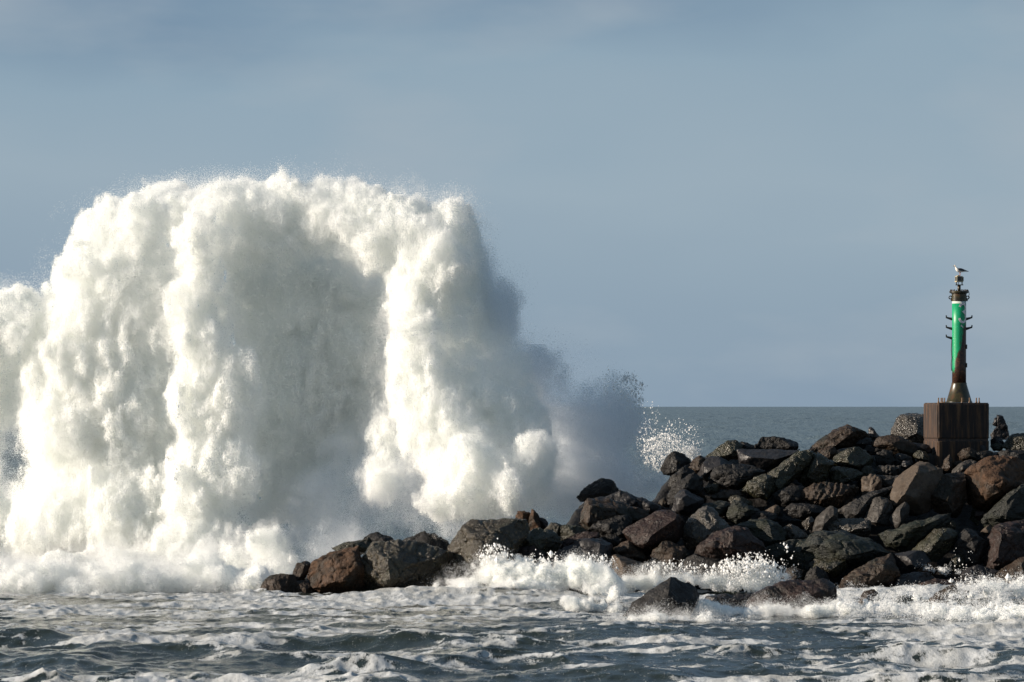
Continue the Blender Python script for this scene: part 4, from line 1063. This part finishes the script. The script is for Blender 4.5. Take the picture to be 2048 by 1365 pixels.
def water_mat(name, foamy):
    m, t, o = new_mat(name)
    c = t.nodes.new("ShaderNodeTexCoord")
    p = t.nodes.new("ShaderNodeBsdfPrincipled")
    p.inputs['Roughness'].default_value = 0.1 if foamy else 0.34
    p.inputs['IOR'].default_value = 1.333
    if foamy:
        p.inputs['Base Color'].default_value = (0.017, 0.023, 0.019, 1)
        p.inputs['Specular IOR Level'].default_value = 0.22
        mp = t.nodes.new("ShaderNodeMapping"); mp.inputs['Scale'].default_value = (1, 0.55, 1); L(t, c.outputs['Object'], mp.inputs[0])
        L(t, bump(t, tnoise(t, mp.outputs[0], 7, 5, 0.6), 0.5, 0.05), p.inputs['Normal'])
        a = t.nodes.new("ShaderNodeAttribute"); a.attribute_name = "foam"
        d = t.nodes.new("ShaderNodeBsdfDiffuse")
        fcol = ramp(t, tnoise(t, mp.outputs[0], 1.3, 5, 0.6), [(0.35, (0.39, 0.395, 0.38)), (0.6, (0.53, 0.55, 0.56))])
        L(t, fcol, d.inputs[0])
        L(t, bump(t, tnoise(t, mp.outputs[0], 11, 6, 0.7), 0.8, 0.05), d.inputs['Normal'])
        sub = t.nodes.new("ShaderNodeMath"); sub.operation = 'MULTIPLY_ADD'; sub.inputs[1].default_value = 1.5; sub.inputs[2].default_value = -0.5
        L(t, tnoise(t, mp.outputs[0], 9, 6, 0.7, 0.5), sub.inputs[0])
        ad = t.nodes.new("ShaderNodeMath"); ad.operation = 'ADD'; ad.use_clamp = True
        L(t, a.outputs['Fac'], ad.inputs[0])
        s2 = t.nodes.new("ShaderNodeMath"); s2.operation = 'MULTIPLY_ADD'; s2.inputs[1].default_value = 0.9; s2.inputs[2].default_value = -0.2
        L(t, sub.outputs[0], s2.inputs[0]); L(t, s2.outputs[0], ad.inputs[1])
        mpl = t.nodes.new("ShaderNodeMapping"); mpl.inputs['Scale'].default_value = (1.5, 0.3, 1.0); L(t, c.outputs['Object'], mpl.inputs[0])
        lace = tnoise(t, mpl.outputs[0], 8, 5, 0.65, 1.2)
        lr = t.nodes.new("ShaderNodeMapRange"); lr.inputs[1].default_value = 0.35; lr.inputs[2].default_value = 0.6; lr.inputs[3].default_value = -0.42; lr.inputs[4].default_value = 0.16
        L(t, lace, lr.inputs[0])
        a2 = t.nodes.new("ShaderNodeMath"); a2.operation = 'ADD'; a2.use_clamp = True
        L(t, ad.outputs[0], a2.inputs[0]); L(t, lr.outputs[0], a2.inputs[1])
        fr = ramp(t, a2.outputs[0], [(0.2, (0, 0, 0)), (0.5, (0.55, 0.55, 0.55)), (0.85, (0.95, 0.95, 0.95))])
        x = t.nodes.new("ShaderNodeMixShader"); L(t, fr, x.inputs[0]); L(t, p.outputs[0], x.inputs[1]); L(t, d.outputs[0], x.inputs[2])
        L(t, x.outputs[0], o.inputs[0])
    else:
        p.inputs['Base Color'].default_value = (0.11, 0.145, 0.155, 1)
        mp = t.nodes.new("ShaderNodeMapping"); mp.inputs['Scale'].default_value = (1, 0.35, 1); L(t, c.outputs['Object'], mp.inputs[0])
        n1 = bump(t, tnoise(t, mp.outputs[0], 0.9, 6, 0.62), 0.8, 0.5)
        L(t, n1, p.inputs['Normal'])
        L(t, p.outputs[0], o.inputs[0])
    return m
tag(link("water", wm, water_mat("foamy_water", True)), kind='structure')

# open sea to the horizon
sr = np.random.default_rng(9)
NU, NR = 1100, 900
rr_ = np.exp(np.linspace(math.log(171.0), math.log(26000.0), NR))
uu = np.linspace(-0.22, 0.22, NU)
U, R_ = np.meshgrid(uu, rr_, indexing='ij')
Xs, Ys = U * R_, R_
def sea_h(x, y, seed, n=90, lmin=2.5, lmax=45.0):
    g = np.random.default_rng(seed); h = np.zeros_like(x)
    for _ in range(n):
        lam = math.exp(g.uniform(math.log(lmin), math.log(lmax))); th = g.normal(1.35, 0.6); k = 2 * math.pi / lam
        h += 0.0075 * lam ** 0.62 * np.sin(k * (x * math.cos(th) + y * math.sin(th)) + g.uniform(0, 6.283))
    return h
Zs = sea_h(Xs, Ys, 3) * np.clip((Ys - 165) / 40, 0, 1) * np.interp(Ys, [171, 700, 3000, 26000], [1, 1.0, 1.3, 1.4]) - 0.05
Vs = np.stack([Xs, Ys, Zs], -1).reshape(-1, 3)
I, J = np.meshgrid(np.arange(NU - 1), np.arange(NR - 1), indexing='ij')
Qs = np.stack([I * NR + J, (I + 1) * NR + J, (I + 1) * NR + J + 1, I * NR + J + 1], -1).reshape(-1, 4)
tag(link("sea", np_mesh("sea", Vs, Qs, True), water_mat("open_sea", False)), kind='structure')
# the sea all round, outside the detailed patches
B = [(-30000, -3000, -0.6), (30000, -3000, -0.6), (30000, 26500, -0.6), (-30000, 26500, -0.6)]
tag(link("sea_bed", np_mesh("sea_bed", np.array(B), np.array([[0, 1, 2, 3]])), M['seabed'] if 'seabed' in M else water_mat("deep_sea", False)), kind='structure')

# ------------------------------------------------------------------ surf against the boulders
LEFTSURGE = [(930, 1170, 141.6, 45, 14, .6), (985, 1150, 141.5, 40, 24, .5), (990, 1128, 141.8, 22, 16, .4), (1040, 1152, 141.5, 46, 30, .5), (1030, 1138, 141.8, 24, 18, .4), (1090, 1162, 141.3, 50, 30, .5), (1140, 1160, 141.2, 46, 36, .5), (1135, 1142, 141.4, 26, 20, .4),
    (1185, 1168, 141, 46, 36, .5), (1215, 1180, 140.8, 34, 30, .4), (1225, 1205, 140.3, 24, 26, .35), (1180, 1200, 140.5, 50, 24, .4), (1090, 1190, 140.6, 70, 18, .5), (1010, 1185, 140.8, 60, 16, .5), (1238, 1224, 131, 16, 12, .3), (1195, 1214, 133, 46, 16, .35), (1228, 1200, 135, 20, 24, .3)]
spray("breaking_surge", LEFTSURGE, 0.035, 14.0, ((0.14, 0.8), (0.10, 0.32), (0.07, 0.14)), np.random.default_rng(20), soft=0.12, sizes=(0.012, 0.022), core_d=0.24, cut=5, blend=0.12, halo=0.05, halo_w=0.1, grain=0.5, zmin=-0.2,
      label="white surge of surf breaking on the boulders beside the lone black boulder", cat="surf")
RS = [(1270, 1170, 142.2, 40, 18, .4), (1330, 1162, 142.4, 50, 16, .4), (1390, 1172, 142.3, 46, 18, .4), (1450, 1172, 142.3, 50, 20, .4), (1510, 1170, 142.2, 40, 20, .4), (1545, 1162, 142.3, 20, 14, .3), (1440, 1226, 128.9, 44, 5, .3), (1510, 1227, 128.8, 30, 4, .25), (1640, 1222, 128.8, 36, 4, .25), (1400, 1240, 126.2, 26, 4, .2), (1280, 1243, 126.2, 30, 3, .2)]
spray("breaking_surf", RS, 0.035, 13.0, ((0.10, 0.6), (0.08, 0.28), (0.06, 0.13)), np.random.default_rng(21), soft=0.12, sizes=(0.012, 0.022), core_d=0.24, cut=5, blend=0.12, halo=0.06, halo_w=0.12, grain=0.6, zmin=-0.2,
      label="low white surf washing round the back of the lone black boulder and the shore block", cat="surf")
FC = [(1720, 1200, 135.5, 40, 5.0, 0.3), (1790, 1196, 136, 50, 5.0, 0.3), (1760, 1212, 131.5, 60, 4.3, 0.4), (1912, 1202, 134, 26, 9.4, 0.3), (1945, 1188, 138, 34, 12.2, 0.35), (1990, 1184, 138.6, 40, 13.0, 0.35), (2040, 1178, 139, 40, 14.4, 0.35), (1890, 1144, 143.4, 16, 7.2, 0.2), (1880, 1222, 127.5, 90, 4.3, 0.4), (2020, 1230, 126, 70, 5.0, 0.4)]
spray("churning_foam", FC, 0.035, 12.0, ((0.10, 0.5), (0.09, 0.22), (0.07, 0.11)), np.random.default_rng(22), soft=0.10, sizes=(0.02, 0.034), core_d=0.24, cut=5, blend=0.12, halo=0.05, halo_w=0.12, grain=0.7, zmin=-0.2,
      label="churning tangle of foam round the low awash reddish rock at the beacon end", cat="surf")
# loose drops
def drops(name, ells, count, size, rng, label, power=1.0, clump=0.0):
    E = np.array([to_world(e) for e in ells]); w = np.array([e[6] for e in ells], float); w /= w.sum()
    pick = rng.choice(len(E), count, p=w)
    u = rng.standard_normal((count, 3)); u /= np.linalg.norm(u, axis=1, keepdims=True)
    r = rng.random((count, 1)) ** (1 / 3 * power)
    c = E[pick, :3] + u * r * E[pick, 3:]
    if clump:
        q = rng.integers(0, count, count); near = rng.random(count) < clump
        c[near] = c[q[near] // 12 * 12] + rng.normal(0, 0.07, (near.sum(), 3))
    s = size * np.exp(rng.normal(0, 0.6, (count, 1)))
    oct_ = np.array([(1, 0, 0), (-1, 0, 0), (0, 1, 0), (0, -1, 0), (0, 0, 1), (0, 0, -1)], float)
    tri = np.array([(0, 2, 4), (2, 1, 4), (1, 3, 4), (3, 0, 4), (2, 0, 5), (1, 2, 5), (3, 1, 5), (0, 3, 5)])
    st = 1 + 0.6 * rng.random((count, 1, 1)) * np.array([0, 0, 1.0])
    org = E[:, :3].mean(0)
    V = (c[:, None] + s[:, None] * oct_[None] * st - org).reshape(-1, 3)
    T_ = (np.arange(count)[:, None, None] * 6 + tri[None]).reshape(-1, 3)
    return tag(link(name, np_mesh(name, V, T_), M['drop'], None, org), label, "spray")
M['drop'] = spray_mat("water_drop", (0.93, 0.93, 0.92), 0.3)
drops("spray_drops", [(1300, 930, 157.5, 40, 50, .8, 1.2), (1330, 905, 155, 50, 40, .8, 1.3), (1380, 912, 155, 26, 22, .6, 1.2), (1340, 880, 155, 70, 45, .8, .25), (1300, 860, 155, 30, 60, .8, .1), (1385, 880, 155, 30, 40, .6, .06)], 9000, 0.0085, np.random.default_rng(24),
      "small sunlit splash of scattered drops behind the lone rock at the jetty edge", 1.0, 0.35)
drops("spray_drops", [(1480, 1150, 142.2, 75, 34, .5, 1.2), (1500, 1140, 142.2, 60, 36, .5, 1), (1530, 1150, 142.2, 50, 28, .4, .8), (1400, 1150, 142.4, 70, 30, .4, .2), (1560, 1120, 142.2, 40, 40, .4, .05)], 2300, 0.0165, np.random.default_rng(25),
      "fine drops flying against the black rocks behind the long flat topped shore block", 1.0, 0.25)
drops("spray_drops", [(990, 1112, 141.8, 36, 26, .4, 1), (1100, 1128, 141.5, 60, 26, .4, .9), (1190, 1130, 141.2, 50, 24, .4, .9), (1340, 1140, 142.2, 60, 22, .4, .6), (1310, 1205, 128.5, 20, 26, .2, .12)], 1300, 0.015, np.random.default_rng(26),
      "fine drops leaping off the crest of the white surge", 1.0, 0.3)
drops("spray_drops", [(1960, 1168, 141.2, 70, 18, .4, 1), (1925, 1120, 143, 24, 30, .3, .12), (2030, 1165, 141.2, 40, 14, .3, .5)], 420, 0.014, np.random.default_rng(27),
      "few bright drops flicked up over the churning tangle of foam", 1.0, 0.4)
drops("spray_drops", [(1240, 775, 158.1, 50, 40, .8, .7), (1262, 800, 158.1, 28, 60, .6, 1), (1276, 880, 158.1, 18, 100, .5, .8)], 3000, 0.009, np.random.default_rng(28),
      "dark shaded drops fringing the far edge of the blue grey spray cloud", 1.0, 0.5)

# thin water running off the rocks
m, t, o = new_mat("running_water")
d = t.nodes.new("ShaderNodeBsdfPrincipled"); d.inputs['Base Color'].default_value = (0.55, 0.57, 0.58, 1); d.inputs['Roughness'].default_value = 0.3; L(t, d.outputs[0], o.inputs[0])
M['runoff'] = m
def trickle(label, lines):
    bm = bmesh.new(); rq = random.Random(len(label))
    org = None
    for ln in lines:
        pts = [tuple(float(a) for a in q.split(',')) for q in ln.split()]
        pw = [P(x, y, Y) for x, y, Y in pts]
        if org is None: org = pw[-1].copy()
        fine = []
        for a, b in zip(pw, pw[1:]):
            for k in range(6): fine.append(a.lerp(b, k / 6) - org + Vector((rq.uniform(-.02, .02), 0, rq.uniform(-.02, .02))))
        fine.append(pw[-1] - org)
        add_tube(bm, fine, [rq.uniform(.004, .013) for _ in fine], 6)
    return tag(link("water_trickle", bm_mesh("water_trickle", bm, True), M['runoff'], None, org), label, "water")
trickle("white water pouring off the low dark slab beside the lone black boulder",
    ["1478,1190,133.4 1472,1200,133.2 1466,1214,133", "1492,1190,133.4 1482,1204,133.2 1474,1216,133", "1504,1190,133.4 1496,1202,133.2 1486,1216,133", "1510,1192,133.4 1504,1206,133.2 1498,1216,133", "1487,1190,133.4 1478,1203,133.2 1470,1215,133"])
